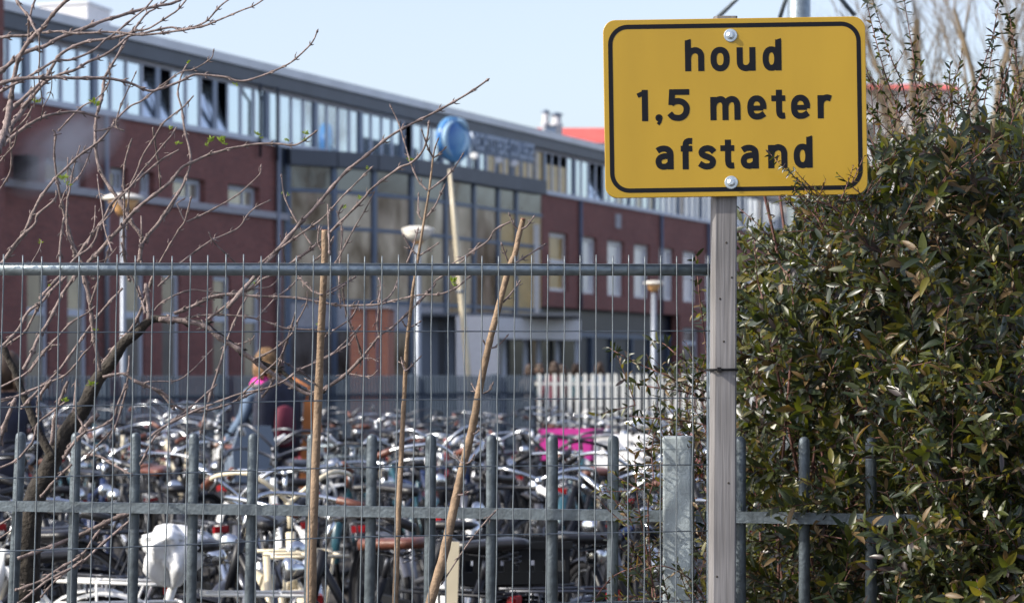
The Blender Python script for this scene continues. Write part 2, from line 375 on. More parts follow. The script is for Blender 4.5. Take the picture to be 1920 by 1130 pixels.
# louvred plant box on the roof
hv = thing('rooftop_plant_box', (0, 0, 0), 'white louvred box on the flat roof at the upper left', 'ventilation box')
c0 = W(74, 58, 70); c1 = W(165, 58, 70); top = W(90, 11, 70).z
hv.location = (c0.x, c0.y, EAV+.68); hv.rotation_euler = (0, 0, R(-14))
L_ = (c1-c0).length*1.07; Hh = top-EAV-.68
bm = MB().box(0, L_, 0, 1.6, 0, Hh); bm.build('casing', M['white_wall'], hv, world=False)
slat_me = MB().box(.02, L_+.03, -.05, 0, 0, .1).mesh('slat', [M['white_wall']])
for k in range(9):
    q = link('slat', slat_me, hv); q.location = (0, -.02, .1+k*(Hh-.15)/9); q.rotation_euler.x = R(20)
MB().box(-.06, L_+.06, -.08, 1.66, Hh, Hh+.07).build('lid', M['roof_cap'], hv, world=False)
# chimneys / flues
for j, (px, y0, y1, w, lab) in enumerate(((1023, 262, 208, .17, 'slim grey flue pipe on the far roof ridge, left of the pair'), (1043, 262, 213, .26, 'thicker pale flue pipe on the far roof ridge, right of the pair'))):
    b0 = W(px, y0, 104); h = W(px, y1, 104).z-b0.z
    t = thing('flue_pipe', b0, lab, 'chimney', 'flue pipes on the school roof')
    MB().lathe([(w, -.8), (w, h*.5), (w*1.15, h*.52), (w*1.15, h*.6), (w*.8, h*.62), (w*.8, h)], n=12).build('pipe', M['ledge'], t, world=False)
    MB().lathe([(w*1.1, h*.93), (w*1.2, h*.97), (w*.3, h*1.04)], n=12).build('cowl', M['steel_blue'], t, world=False)
b0 = W(1033, 262, 103)
t = thing('roof_vent_box', b0, 'small dark vent box between the two flue pipes on the roof', 'vent')
MB().box(-.22, .22, 0, .4, -.8, .55).build('casing', M['steel_blue'], t, world=False)
MB().box(-.26, .26, -.04, .44, .55, .6).build('lid', M['fascia'], t, world=False)

# ---------------------------------------------------------------- glazed entrance hall (a curved glass wall)
ATR_Z = 8.49
apx = [(538, 287), (582, 289), (625, 292), (662, 295), (700, 298), (735, 301.5), (770, 306), (803, 311), (834, 316), (862, 320.5), (887, 325), (910, 329), (932, 333), (950, 336), (966, 338.5), (990, 342), (1014, 346)]
AT = [W(x, y, (ATR_Z-CH)*FPX/(HY-y)) for x, y in apx]
HALL = thing('glazed_entrance_hall', (AT[8].x, AT[8].y, 0), 'curved dark glass entrance hall between the two brick wings', 'glass hall')
rows = [0.0, 3.0, 3.9, 6.2, 7.35, ATR_Z-.35]
big = AT[::2]
for i, (a, b) in enumerate(zip(big, big[1:])):
    d = Vector((b.x-a.x, b.y-a.y, 0)); n_ = Vector((d.y, -d.x, 0)).normalized()
    if n_.y > 0: n_ = -n_
    MB().bar((a.x, a.y, 0), (a.x, a.y, ATR_Z-.35), .2, .16, up=n_).build('mullion', M['steel_blue'], HALL)
    sub = AT[2*i+1]
    for z in rows[1:-1]:
        MB().bar((a.x, a.y, z), (b.x, b.y, z), .12, .12).build('transom', M['steel_blue'], HALL)
    for r0, r1 in zip(rows, rows[1:]):
        mt = M['glass_painted_trees']
        if i == 7: mt = M['gold_pane']
        if i == 6 and r0 in (3.9, 6.2): mt = M['gold_pane']
        if i < 4 and r0 == 3.0: mt = M['ledge']
        if r0 == 7.35: mt = M['glass_dark']
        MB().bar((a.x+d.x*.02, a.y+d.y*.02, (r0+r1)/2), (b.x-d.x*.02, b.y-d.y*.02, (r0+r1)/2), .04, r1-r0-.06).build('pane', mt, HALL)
    MB().bar((a.x, a.y, ATR_Z-.12), (b.x, b.y, ATR_Z-.12), .5, .5).build('roof_band', M['fascia'], HALL)
a, b = AT[-1], AT[-3]
MB().bar((a.x-.2, a.y-.35, 3.7), (a.x-.2, a.y-.35, 7.0), .28, .45).build('white_column', M['frame_white'], HALL)
rp = MB(); n = len(AT)
pts = [(p.x, p.y) for p in AT]+[(AT[-1].x-.3, AT[-1].y+5), (AT[0].x-.8, AT[0].y+.6)]
rp.add([(x, y, ATR_Z-.02) for x, y in pts], [tuple(range(len(pts)))]).build('flat_roof', M['fascia'], HALL)
# blue round logo disc on the hall roof
dY = 81.4; dc = W(850, 262, dY)
dd = thing('round_roof_sign', (dc.x, dc.y, ATR_Z+.1), 'round blue disc sign with paler swirls on the roof of the glass hall', 'sign')
dz = dc.z-ATR_Z-.1; Rd = 42.5/FPX*dY
Mx = Matrix.Rotation(R(49), 4, 'Z') @ Matrix.Rotation(R(90), 4, 'X')
MB().lathe([(Rd*.93, -.13), (Rd, -.08), (Rd, .08), (Rd*.96, .12), (Rd*.5, .17), (.02, .19)], (0, 0, dz), 40, M=Mx).build('disc', M['disc_blue'], dd, world=False)
ring = MB()
for a0, a1, rr in ((100, 250, .80), (290, 400, .62), (30, 90, .85)):
    P = []
    for k in range(15):
        a = R(a0+(a1-a0)*k/14); P.append(Mx @ Vector((Rd*rr*math.cos(a), Rd*rr*math.sin(a), .15))+Vector((0, 0, dz)))
    ring.tube(P, [.02+.09*math.sin(math.pi*k/14) for k in range(15)], 6)
ring.build('swirl', mat('pale_blue_print', (.45, .68, .85), .4), dd, world=False)
MB().tube([(0, .2, 0), (0, .2, dz)], .08, 8).tube([(-.8, .6, 0), (0, .2, dz)], .05, 6).build('bracket', M['steel_blue'], dd, world=False)
# lettering on the hall roof
tp = W(884, 300, 83.3); te = W(1000, 318, 87.9)
ts = thing('roof_lettering', (tp.x, tp.y, ATR_Z+.1), 'row of dark letters standing on the roof of the glass hall', 'sign')
cu = bpy.data.curves.new('letters', 'FONT'); cu.body = 'VECHTSTEDE COLLEGE'; cu.size = 1.0; cu.extrude = .06; cu.offset = .03
tob = bpy.data.objects.new('tmp', cu); col.objects.link(tob); bpy.context.view_layer.update()
me = bpy.data.meshes.new_from_object(tob.evaluated_get(bpy.context.evaluated_depsgraph_get())); bpy.data.objects.remove(tob)
wd = max(v.co.x for v in me.vertices); dv = Vector((te.x-tp.x, te.y-tp.y, 0)); sc_ = dv.length/wd
me.transform(Matrix.Diagonal((sc_, .78, .78, 1))); me.materials.clear(); me.materials.append(mat('pale_blue_letter', (.34, .42, .54), .4))
lo = link('letters', me, ts); lo.rotation_euler = (R(90), 0, math.atan2(dv.y, dv.x)); lo.location = (0, 0, .76)
MB().bar((0, 0, .68), (dv.x, dv.y, .68), .06, .1).bar((0, .05, 1.34), (dv.x, dv.y+.05, 1.34), .05, .05).build('rail', M['steel_blue'], ts, world=False)
MB().bar((0, .12, 1.02), (dv.x, dv.y+.12, 1.02), .03, .62).build('backing_board', M['dark_panel'], ts, world=False)
for k in range(6):
    q = dv*(k/5); MB().bar((q.x, q.y+.05, 0), (q.x, q.y+.05, 1.34), .07, .07).build('stand', M['steel_blue'], ts, world=False)
for k, fx in enumerate((.05, .42, .68)):
    q = Vector((tp.x, tp.y, 0))+dv*fx; q.y -= .5
    t = thing('roof_floodlight', (q.x, q.y, ATR_Z+.1), ['white floodlight on the hall roof nearest the blue disc', 'white floodlight on the hall roof under the middle letters', 'white floodlight on the hall roof nearest the end of the letters'][k], 'floodlight', 'floodlights below the roof letters')
    MB().tube([(0, 0, 0), (0, 0, .3), (0, -.08, .4)], .04, 6).build('arm', M['pole_grey'], t, world=False)
    MB().lathe([(.05, -.15), (.2, 0), (.24, .12), (.2, .16)], (0, -.1, .42), 12, M=Matrix.Rotation(R(60), 4, 'X') @ Matrix.Scale(.62, 4)).build('head', M['white_paint'], t, world=False)

# leaning pale mast in front of the glass hall
mY = 58.0; a = W(843, 318, mY); b = W(868, 592, mY); g0 = b+(b-a)*((b.z)/(a.z-b.z))
t = thing('leaning_mast', g0, 'pale leaning timber mast in front of the glass hall', 'mast')
mid = (g0+a)/2
MB().tube([g0, g0*.7+a*.3, mid, g0*.25+a*.75, a], [.06, .075, .075, .065, .035], 10).build('shaft', M['cream_paint'], t)
MB().tube([g0*.45+a*.55-(a-g0)*.004, g0*.45+a*.55+(a-g0)*.004], .1, 10).build('collar', M['steel_blue'], t)

# annex: white porch with canopy
AN = 71.0
ann = thing('entrance_porch', W(935, 700, AN)*1.0-Vector((0, 0, CH)), 'pale flat-roofed porch with a white canopy over glazed doors', 'porch')
def wb(x0, x1, y0, y1, Y0, Y1, mi=0, mb=None):   # box from pixel extents at depth Y0, running back to Y1
    mb = mb or MB(); a = W(x0, y0, Y0); b = W(x1, y1, Y0); return mb.box(a.x, b.x, Y0, Y1, min(a.z, b.z), max(a.z, b.z), mi)
gz = HY+CH*FPX/AN
wb(855, 934, 592, gz, AN, AN+6).build('side_wall', M['white_wall'], ann)
c = MB(); a = W(934, 594, AN); b = W(1089, 603, AN+4)
zt = a.z; zb = W(934, 634, AN).z
c.add([(a.x+.003, AN-.02, zb), (b.x, AN+4, zb), (b.x, AN+4, zt), (a.x+.003, AN-.02, zt), (a.x+.003, AN+7, zb), (b.x-.6, AN+9, zb), (b.x-.6, AN+9, zt), (a.x+.003, AN+7, zt)],
      [(0, 1, 2, 3), (4, 7, 6, 5), (0, 3, 7, 4), (1, 5, 6, 2), (3, 2, 6, 7), (0, 4, 5, 1)]).build('canopy', M['white_wall'], ann)
for px, Y_ in ((945, AN+2), (985, AN+3), (1010, AN+3.6), (1045, AN+4.2), (1082, AN+4.4)):
    a = W(px, 640, Y_); MB().box(a.x-.07, a.x+.07, Y_, Y_+.12, 0, zb).build('door_post', M['frame'], ann)
a = W(940, 640, AN+3); b = W(1083, 640, AN+5)
MB().add([(a.x, a.y, 0), (b.x, b.y, 0), (b.x, b.y, zb), (a.x, a.y, zb)], [(0, 1, 2, 3)]).build('door_pane', M['glass_dark'], ann)
wb(783, 852, 590, gz, AN+2, AN+5).build('grey_wall', M['plastic_grey'], ann)
wb(822, 834, 600, gz, AN+1.9, AN+1.99).build('dark_panel', M['dark_panel'], ann)
wb(780, 1089, 586, 592, AN+1, AN+5).build('roof_edge', M['fascia'], ann)
# orange brick block in front of the hall
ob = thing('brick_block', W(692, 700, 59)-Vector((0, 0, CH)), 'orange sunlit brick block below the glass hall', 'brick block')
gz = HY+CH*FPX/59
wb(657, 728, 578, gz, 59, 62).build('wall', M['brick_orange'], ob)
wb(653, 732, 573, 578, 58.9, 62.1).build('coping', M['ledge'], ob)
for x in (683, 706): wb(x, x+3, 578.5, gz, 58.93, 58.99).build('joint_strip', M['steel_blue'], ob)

# ---------------------------------------------------------------- distant red-roofed houses
def house(name, px0, px1, ytop, yeave, Y, label, wy=None):
    a = W(px0, yeave, Y); b = W(px1, yeave, Y); zt = W(px0, ytop, Y+4.6).z
    t = thing(name, ((a.x+b.x)/2, Y, 0), label, 'house')
    MB().box(a.x+.3, b.x-.3, Y+.3, Y+9, 0, a.z).build('wall', M['white_wall'], t)
    r = MB(); n0 = 14
    r.add([(a.x, Y, a.z), (b.x, Y, a.z), (b.x, Y+4.6, zt), (a.x, Y+4.6, zt), (a.x, Y+9.3, a.z), (b.x, Y+9.3, a.z)], [(0, 1, 2, 3), (3, 2, 5, 4), (0, 3, 4), (1, 5, 2)])
    ro = r.build('roof', M['red_roof'], t)
    MB().box(a.x, b.x, Y-.12, Y, a.z-.09, a.z-.005).build('gutter', M['fascia'], ro)
    for k in range(int((b.x-a.x)/3.2)):
        x = a.x+1+k*3.2; zc = a.z-1.6
        w = MB().box(x, x+1.4, Y+.22, Y+.3, zc-1.2, zc).build('window', M['frame_white'], t)
        MB().box(x+.12, x+1.28, Y+.2, Y+.218, zc-1.08, zc-.12).build('pane', M['glass_dark'], w)
    return t
house('distant_house', 992, 1300, 240, 268, 150, 'far house with a long red roof showing between roof edge and yellow sign')
house('distant_house', 1560, 1805, 158, 168, 125, 'white walled house with a thin red roof edge behind the bare trees')

# ---------------------------------------------------------------- far palisade fences beyond the bicycles
def palisade(name, P, Q, pitch, w, h, zt, m, label, posts=0, rails=(.2,), r0=.32):
    P = Vector(P); Q = Vector(Q); d = Q-P; L = d.length; d.normalize(); ang = math.atan2(d.y, d.x)
    t = thing(name, (P.x, P.y, 0), label, 'fence', rz=ang)
    me = MB(); k = w/2
    me.extr([(-k, 0.05), (k, 0.05), (k, zt-.03), (k*.5, zt), (-k*.5, zt), (-k, zt-.03)], -.012, .012); pm = me.mesh('picket', [m])
    n = int(L/pitch); j = MB()
    for i in range(n):
        if i < 300: o = link('picket', pm, t); o.location = (pitch*(i+.5), -.03, 0)
    for z in (zt-r0, .3): MB().box(0, L, -.012, .03, z-.025, z+.025).build('rail', m, t, world=False)
    if posts:
        pom = MB().box(-.05, .05, .032, .13, 0, zt+.02).mesh('post', [m])
        for i in range(int(L/posts)+1): o = link('post', pom, t); o.location = (i*posts, 0, 0)
    return t
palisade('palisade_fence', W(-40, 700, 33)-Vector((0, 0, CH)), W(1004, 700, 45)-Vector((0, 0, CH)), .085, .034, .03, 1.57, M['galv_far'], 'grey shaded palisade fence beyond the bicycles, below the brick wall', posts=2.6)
palisade('palisade_fence', W(1004, 700, 45)-Vector((0, 0, CH)), W(1560, 700, 45.3)-Vector((0, 0, CH)), .142, .07, .03, 1.6, M['white_fence'], 'sunlit white picket palisade fence in front of the porch', rails=(.2,), r0=.19)

# ---------------------------------------------------------------- bare trees to the right
def bare_tree(loc, H, label, seed, spread=.42, lean=0, dens=2, group='bare trees along the right of the school'):
    rnd = random.Random(seed); t = thing('bare_tree', loc, label, 'tree', group)
    tr = MB(); br = MB()
    def grow(p, d, L, r, lv):
        P = [p]; rr = [r]; n = 5
        for k in range(n):
            d = (d+Vector((rnd.uniform(-1, 1), rnd.uniform(-1, 1), rnd.uniform(-.3, .9)))*.13).normalized()
            p = p+d*L/n; P.append(p); rr.append(r*(1-.5*(k+1)/n))
            if lv < 4 and k >= 1:
                for _ in range(dens if lv in (1, 2) else 1):
                    a = rnd.uniform(0, 6.28); s = spread*rnd.uniform(.7, 1.3)
                    nd = (d+Vector((math.cos(a)*s, math.sin(a)*s, .1))).normalized()
                    grow(p, nd, L*rnd.uniform(.5, .68), rr[-1]*.55, lv+1)
        (tr if lv == 0 else br).tube(P, rr, 7 if lv == 0 else (5 if lv == 1 else 3), cap=False)
        if lv == 0:
            for _ in range(3): grow(p, (d+Vector((rnd.uniform(-.3, .3), rnd.uniform(-.3, .3), .2))).normalized(), L*.6, r*.45, 1)
    grow(Vector((0, 0, 0)), Vector((lean, 0, 1)).normalized(), H*.5, H*.016, 0)
    tr.build('trunk', M['far_bark'], t, world=False)
    o = br.build('crown', M['far_bark'], t, world=False); o['kind'] = 'stuff'
    return t
for i, (px, Y, H, lab) in enumerate(((1850, 42, 10, 'near bare multi-stemmed tree rising behind the right end of the evergreen shrub'),
        (1745, 60, 13, 'bare tree in front of the white house, right of the yellow sign'),
        (1905, 66, 14, 'bare tree at the right edge of the picture, behind the shrub'),
        (1690, 95, 15, 'bare tree close to the right edge of the yellow sign'))):
    p = W(px, 700, Y); bare_tree((p.x, Y, 0), H, lab, 11+i, .5, dens=1)
for i, (x, y, H) in enumerate(((26, 106, 10), (31, 112, 8), (38, 119, 11), (46, 126, 9), (53, 134, 11), (35, 101, 8), (60, 128, 10), (23, 84, 11), (27, 78, 13), (31, 90, 12), (36, 83, 14), (42, 95, 13), (30, 70, 12), (38, 74, 13))):
    bare_tree((x, y, 0), H, ['low bare tree of the row at the right, mirrored in the school windows', 'taller bare tree of the row at the right, mirrored in the school windows'][i % 2], 40+i, .55, group='bare tree row mirrored in the glass')

# ---------------------------------------------------------------- lamps and mast
def lamp(px, ytop, Y, w, label, sq=1.0, conew=1.0):
    p = W(px, ytop, Y); H = p.z; t = thing('street_lamp', (p.x, Y, 0), label, 'street lamp', 'park lamps with saucer shades')
    rp = w/2/FPX*Y
    MB().lathe([(rp*1.25, 0), (rp*1.2, 1.2), (rp, 1.25), (rp*.85, H-.5*conew)], n=10).build('pole', M['pole_grey'], t, world=False)
    k = conew
    MB().lathe([(.06*k, -.48*k), (.12*k, -.4*k), (.16*k, -.36*k)], (0, 0, H), 20).build('collar', M['steel_blue'], t, world=False)
    MB().lathe([(.10*k, -.46*k), (.17*k, -.36*k), ((.34 if sq == 1 else .22)*k, -.14*k), (.2*k, -.1*k)], (0, 0, H), 20).build('diffuser', M['lamp_amber'], t, world=False)
    if sq != 1: MB().lathe([(.19*k, -.37*k), (.42*k, -.14*k), (.40*k, -.12*k), (.1*k, -.12*k)], (0, 0, H), 24).build('cone', M['lamp_shade'], t, world=False)
    MB().lathe([(.36*k, -.135*k), (.44*k, -.11*k), (.44*k, -.08*k), (.41*k, -.05*k), (.25*k, -.0*k), (.03, 0)], (0, 0, H), 24).build('shade', M['lamp_shade'], t, world=False)
    return t
lamp(231, 364, 37, 11, 'street lamp at the left, cream saucer head before the lower brick wall', conew=.72)
lamp(784, 425, 46, 12, 'street lamp with a white cone head in front of the glass hall', sq=0, conew=.72)
lamp(1226, 527, 62, 11, 'small street lamp near the dark recess right of the porch', conew=.62)
mp = W(1498, 0, 14); t = thing('tall_mast', (mp.x, 14, 0), 'thick pale steel mast rising behind the yellow sign', 'mast')
MB().lathe([(.075, 0), (.07, 3), (.056, 6.2)], n=14).build('pole', M['galv'], t, world=False)
for (a, b) in (((1345, 34), (1392, -12)), ((1462, 34), (1476, -10)), ((1603, 30), (1568, -12))):
    pa = W(*a, 13.8); pb = W(*b, 13.8); pc = Vector((mp.x, 14, 4.6)); MB().tube([pa, pb, pb+(pb-pa)*.8], .014, 6).tube([pb+(pb-pa)*.8, pc], .012, 6).build('strut', M['galv_dull'], t)

# ---------------------------------------------------------------- steam from the flue
sp = BLD.matrix_world  # placed explicitly below
fx = FS(36); ang = math.atan2(U[1], U[0])
def bl(x, y, z): return Vector((P0[0]+x*math.cos(ang)-y*math.sin(ang), P0[1]+x*math.sin(ang)+y*math.cos(ang), z))
so_ = MB(); b0 = bl(fx, -1.5, 7.0)
c_ = W(108, 268, b0.y); c_.z = c_.z
st = so_.lathe([(.01, -1.0), (.6, -.8), (.95, 0), (.6, .8), (.01, 1.0)], n=16).build('steam', M['white_wall'], None)
st.location = b0+(c_-b0)*.52; st.scale = (2.1, .6, 1.05); st.rotation_euler = (0, R(-30), 0)
tag(st, kind='stuff')
vm = bpy.data.materials.new('steam_vapour'); vm.use_nodes = True; nt = vm.node_tree; nt.nodes.remove(nt.nodes['Principled BSDF'])
pv = nt.nodes.new('ShaderNodeVolumePrincipled'); pv.inputs['Color'].default_value = (1, 1, 1, 1); pv.inputs['Anisotropy'].default_value = -.2
tc = nt.nodes.new('ShaderNodeTexCoord'); nz = nt.nodes.new('ShaderNodeTexNoise'); nz.inputs['Scale'].default_value = 1.3; nz.inputs['Detail'].default_value = 3
ln = nt.nodes.new('ShaderNodeVectorMath'); ln.operation = 'LENGTH'; nt.links.new(tc.outputs['Object'], ln.inputs[0]); nt.links.new(tc.outputs['Object'], nz.inputs['Vector'])
mr = nt.nodes.new('ShaderNodeMapRange'); mr.inputs['From Min'].default_value = .15; mr.inputs['From Max'].default_value = .9; mr.inputs['To Min'].default_value = 1; mr.inputs['To Max'].default_value = 0
nt.links.new(ln.outputs['Value'], mr.inputs[0])
m2 = nt.nodes.new('ShaderNodeMapRange'); m2.inputs['From Min'].default_value = .36; m2.inputs['From Max'].default_value = .62; m2.inputs['To Max'].default_value = 3.4
nt.links.new(nz.outputs[0], m2.inputs[0]); mu = nt.nodes.new('ShaderNodeMath'); mu.operation = 'MULTIPLY'
nt.links.new(mr.outputs[0], mu.inputs[0]); nt.links.new(m2.outputs[0], mu.inputs[1]); nt.links.new(mu.outputs[0], pv.inputs['Density'])
nt.links.new(pv.outputs[0], nt.nodes['Material Output'].inputs['Volume']); st.data.materials[0] = vm

# ---------------------------------------------------------------- people
def person(loc, rz, label, jacket, trousers, hair, H=1.75, pose='stand', seed=0, group=None, detail=False, hand_up=False):
    t = thing('person', loc, label, 'person', group, rz); s = H/1.75; t.scale = (s, s, s)
    V = []; E_ = []; Rr = []
    def v(x, y, z, r): V.append((x, y, z)); Rr.append(r); return len(V)-1
    def chain(a, pts):
        for x, y, z, r in pts:
            b = v(x, y, z, r); E_.append((a, b)); a = b
        return a
    rn = random.Random(seed); sw = rn.uniform(-.06, .06)
    pel = v(0, 0, .95, .135)
    ch = chain(pel, [(0, 0, 1.10, .125), (0, .01, 1.27, .15), (0, 0, 1.40, .13)])
    chain(ch, [(0, -.01, 1.49, .055), (0, -.02, 1.555, .06), (0, -.02, 1.63, .092), (0, -.01, 1.70, .072)])
    for sd in (-1, 1):
        a = chain(ch, [(sd*.17, 0, 1.40, .062), (sd*.235, .01, 1.20, .052), (sd*.25, -.05, 1.08, .042) if not detail else (sd*.24, -.1, 1.10, .044),
                       (sd*.22, -.26, .98, .03), (sd*.215, -.32, .955, .026)])
        hx, hy, hz = V[a]
        for i, (o, L) in enumerate(((-.028, .06), (-.010, .075), (.010, .072), (.028, .055))):
            chain(a, [(hx+o, hy-.03, hz-.005, .011), (hx+o, hy-.03-L*.6, hz-.015, .009), (hx+o, hy-.03-L*.9, hz-.045, .008)])
        chain(a, [(hx-sd*.035, hy-.01, hz-.01, .012), (hx-sd*.05, hy-.045, hz-.02, .009)])
        chain(pel, [(sd*.095, 0, .86, .092), (sd*.105, -.02+sd*sw, .50, .062), (sd*.11, .03+sd*sw, .10, .042), (sd*.11, -.05+sd*sw, .045, .04), (sd*.115, -.15+sd*sw, .035, .032)])
    me = bpy.data.meshes.new('tmp'); me.from_pydata(V, E_, []); o = bpy.data.objects.new('tmp', me); col.objects.link(o)
    md = o.modifiers.new('s', 'SKIN'); sv = me.skin_vertices[0].data
    for i, r in enumerate(Rr): sv[i].radius = (r*1.12, r)
    sv[0].use_root = True
    sb = o.modifiers.new('b', 'SUBSURF'); sb.levels = sb.render_levels = 1
    dg = bpy.context.evaluated_depsgraph_get(); dg.update(); m = bpy.data.meshes.new_from_object(o.evaluated_get(dg)); bpy.data.objects.remove(o)
    m.materials.clear()
    for k in (M['skin'], jacket, trousers, M['rubber']): m.materials.append(k)
    for p in m.polygons:
        c = p.center; p.use_smooth = True
        if c.z > 1.5: p.material_index = 0
        elif c.y < -.255 and c.z > .8: p.material_index = 0
        elif c.z > .93 or abs(c.x) > .2 and c.z > .8: p.material_index = 1
        elif c.z > .09: p.material_index = 2
        else: p.material_index = 3
    m.name = 'body'; b = link('body', m, t)
    hm = MB().lathe([(.02, .125), (.065, .108), (.095, .06), (.102, 0), (.103, -.06), (.09, -.12), (.06, -.17)], (0, .012, 1.665), 16, M=Matrix.Rotation(R(-18), 4, 'X'))
    hm.v = [(x*(1+rn.uniform(-.07, .1)), y*(1+rn.uniform(-.07, .12)), z+rn.uniform(-.008, .008)) for x, y, z in hm.v]
    for q_ in range(9): a_ = rn.uniform(0, 3.1); hm.tube([(.09*math.cos(a_), .02+.08*math.sin(a_), 1.66), (.105*math.cos(a_), .03+.10*math.sin(a_), 1.58), (.10*math.cos(a_), .03+.10*math.sin(a_), 1.50)], [.025, .022, .006], 5)
    hm.build('hair', hair, t, world=False)
    f = MB()
    f.lathe([(.002, .03), (.013, .012), (.018, -.012), (.004, -.02)], (0, -.118, 1.625), 8).build('nose', M['skin'], t, world=False)
    for sd in (-1, 1):
        MB().lathe([(.002, .011), (.011, 0), (.002, -.011)], (sd*.034, -.103, 1.645), 8).build('eye', M['black_leather'], t, world=False)
        MB().lathe([(.002, .03), (.012, .012), (.010, -.02), (.002, -.03)], (sd*.102, -.005, 1.63), 8).build('ear', M['skin'], t, world=False)
    MB().box(-.025, .025, -.108, -.095, 1.578, 1.586).build('mouth', M['red_paint'], t, world=False)
    return t
p = W(497, 700, 21.5)
pr = person((p.x, 21.5, 0), R(-135), 'person with blond hair, pink scarf, pale blue jacket and dark rucksack among the bicycles', M['jacket_blue'], M['navy'], M['hair'], 1.79, detail=True, seed=3)
MB().lathe([(.085, -.06), (.125, -.04), (.13, .0), (.105, .045), (.08, .055)], (0, -.005, 1.475), 20).build('scarf', M['pink'], pr, world=False)
bp_ = MB().lathe([(.06, -.27), (.15, -.25), (.175, -.1), (.17, .1), (.14, .22), (.05, .26)], (0, 0, 0), 16, M=Matrix.Diagonal((1.05, .62, 1, 1)))
t = thing('rucksack', (p.x+.13, 21.28, 1.20), 'dark rucksack with a maroon front worn on the blond person\'s back', 'rucksack', rz=R(-135))
bp_.v = [(x*1.45, y, z*1.35) for x, y, z in bp_.v]; bp_.build('pack', M['navy'], t, world=False)
MB().lathe([(.04, -.14), (.10, -.12), (.11, 0), (.09, .12), (.03, .14)], (.02, .13, -.06), 12, M=Matrix.Diagonal((1, .5, 1.3, 1))).build('front_pocket', M['maroon'], t, world=False)
for sd in (-.1, .1): MB().tube([(sd, -.06, .27), (sd, -.2, .3), (sd, -.33, .12), (sd, -.24, -.15), (sd, -.08, -.25)], .022, 6).build('strap', M['grey_cloth'], t, world=False)
tb = MB(); tb.extr([(-.02, 0), (.08, .0), (.16, -.35), (.21, -.75), (-.06, -.78), (-.04, -.4)], -.03, .03)
t = thing('cloth_bag', (p.x+.37, 21.45, 1.36), 'orange brown cloth bag hanging beside the dark rucksack', 'bag')
tb.build('bag_body', M['orange_cloth'], t, world=False); MB().tube([(0, 0, -.02), (.03, 0, .12), (-.12, 0, .2)], .012, 5).build('strap', M['orange_cloth'], t, world=False)
q = W(12, 700, 17)
person((q.x, 17, 0), R(200), 'person in dark navy clothes at the left edge behind the twigs', M['navy'], M['navy'], M['hair_dark'], 1.72, seed=5)
for i, (px, Y, rz, j, hr, lab) in enumerate(((993, 56, 170, 'grey_cloth', 'hair_dark', 'far person in grey at the left side of the porch doors'),
        (1013, 58, 20, 'teal_paint', 'hair_dark', 'far person in turquoise in front of the porch doors'),
        (1040, 55, 190, 'maroon', 'hair_dark', 'far person in a maroon top before the porch doors'),
        (1056, 57, 90, 'navy', 'hair_dark', 'far person in navy before the porch doors'),
        (1082, 59, 150, 'teal_paint', 'hair_dark', 'far person in teal beside the right porch post'),
        (1124, 60, 200, 'jacket_blue', 'hair_dark', 'far person in pale blue in front of the dark recess'))):
    q = W(px, 700, Y); person((q.x, Y, 0), R(rz), lab, M[j], M['navy'], M[hr], 1.78+.03*(i % 3), seed=i, group='people by the porch')

# ================================================================ BICYCLES
def arc(R0, a0, a1, n, cx, cz): return [(cx+R0*math.cos(R(a0+(a1-a0)*k/n)), 0, cz+R0*math.sin(R(a0+(a1-a0)*k/n))) for k in range(n+1)]
PM = {}
def pm(name, mb): me = mb.mesh(name, [M['chrome']]); return me
HUBR, HUBF, BB = (-.52, 0, .345), (.60, 0, .345), (-.06, 0, .29)
PM['tyre'] = pm('tyre', MB().torus(.325, .019, 30, 7)); PM['rim'] = pm('rim', MB().torus(.300, .011, 30, 4, sx=1.3))
sp_ = MB()
for k in range(18):
    a = 2*math.pi*k/18; b = a+(.22 if k % 2 else -.22)
    sp_.tube([(.025*math.cos(b), .018*(1 if k % 2 else -1), .025*math.sin(b)), (.298*math.cos(a), 0, .298*math.sin(a))], .0016, 3, cap=False)
sp_.lathe([(.02, -.035), (.028, -.03), (.028, .03), (.02, .035)], n=8, M=Matrix.Rotation(R(90), 4, 'X'))
PM['spokes'] = pm('spokes', sp_)
def guard(a0, a1, cx):
    mb = MB(); n = 14; vs = []; fs = []
    for k in range(n+1):
        a = R(a0+(a1-a0)*k/n)
        for y, rr in ((-.031, .350), (-.016, .363), (.016, .363), (.031, .350)): vs.append((cx+rr*math.cos(a), y, .345+rr*math.sin(a)))
    for k in range(n):
        for j in range(3): fs.append((k*4+j, k*4+j+1, k*4+j+5, k*4+j+4))
    return mb.add(vs, fs, 0, True)
PM['mud_r'] = pm('mudguard', guard(25, 200, HUBR[0])); PM['mud_f'] = pm('mudguard', guard(-15, 135, HUBF[0]))
fr = MB()
HT, HB = (.40, 0, .93), (.455, 0, .72)
ST = (-.235, 0, .80)
fr.tube([HT, HB], .022, 8)
def stays(f):
    for s in (-1, 1):
        f.tube([(BB[0], s*.03, BB[2]), (HUBR[0], s*.06, HUBR[2])], .010, 6)
        f.tube([(ST[0]+.03, s*.025, .70), (HUBR[0], s*.06, HUBR[2])], .009, 6)
    return f
fr.tube([BB, ST], .017, 8).tube([(.45, 0, .74), (.25, 0, .50), BB], .020, 8)
fr.tube([(.41, 0, .88), (.30, 0, .68), (.10, 0, .52), (-.13, 0, .47)], .017, 8)
PM['frame_step'] = pm('frame', stays(fr))
fr = MB().tube([HT, HB], .022, 8).tube([BB, ST], .017, 8).tube([(.45, 0, .74), BB], .021, 8).tube([(.41, 0, .88), (-.225, 0, .77)], .018, 8)
PM['frame_diamond'] = pm('frame', stays(fr))
fk = MB()
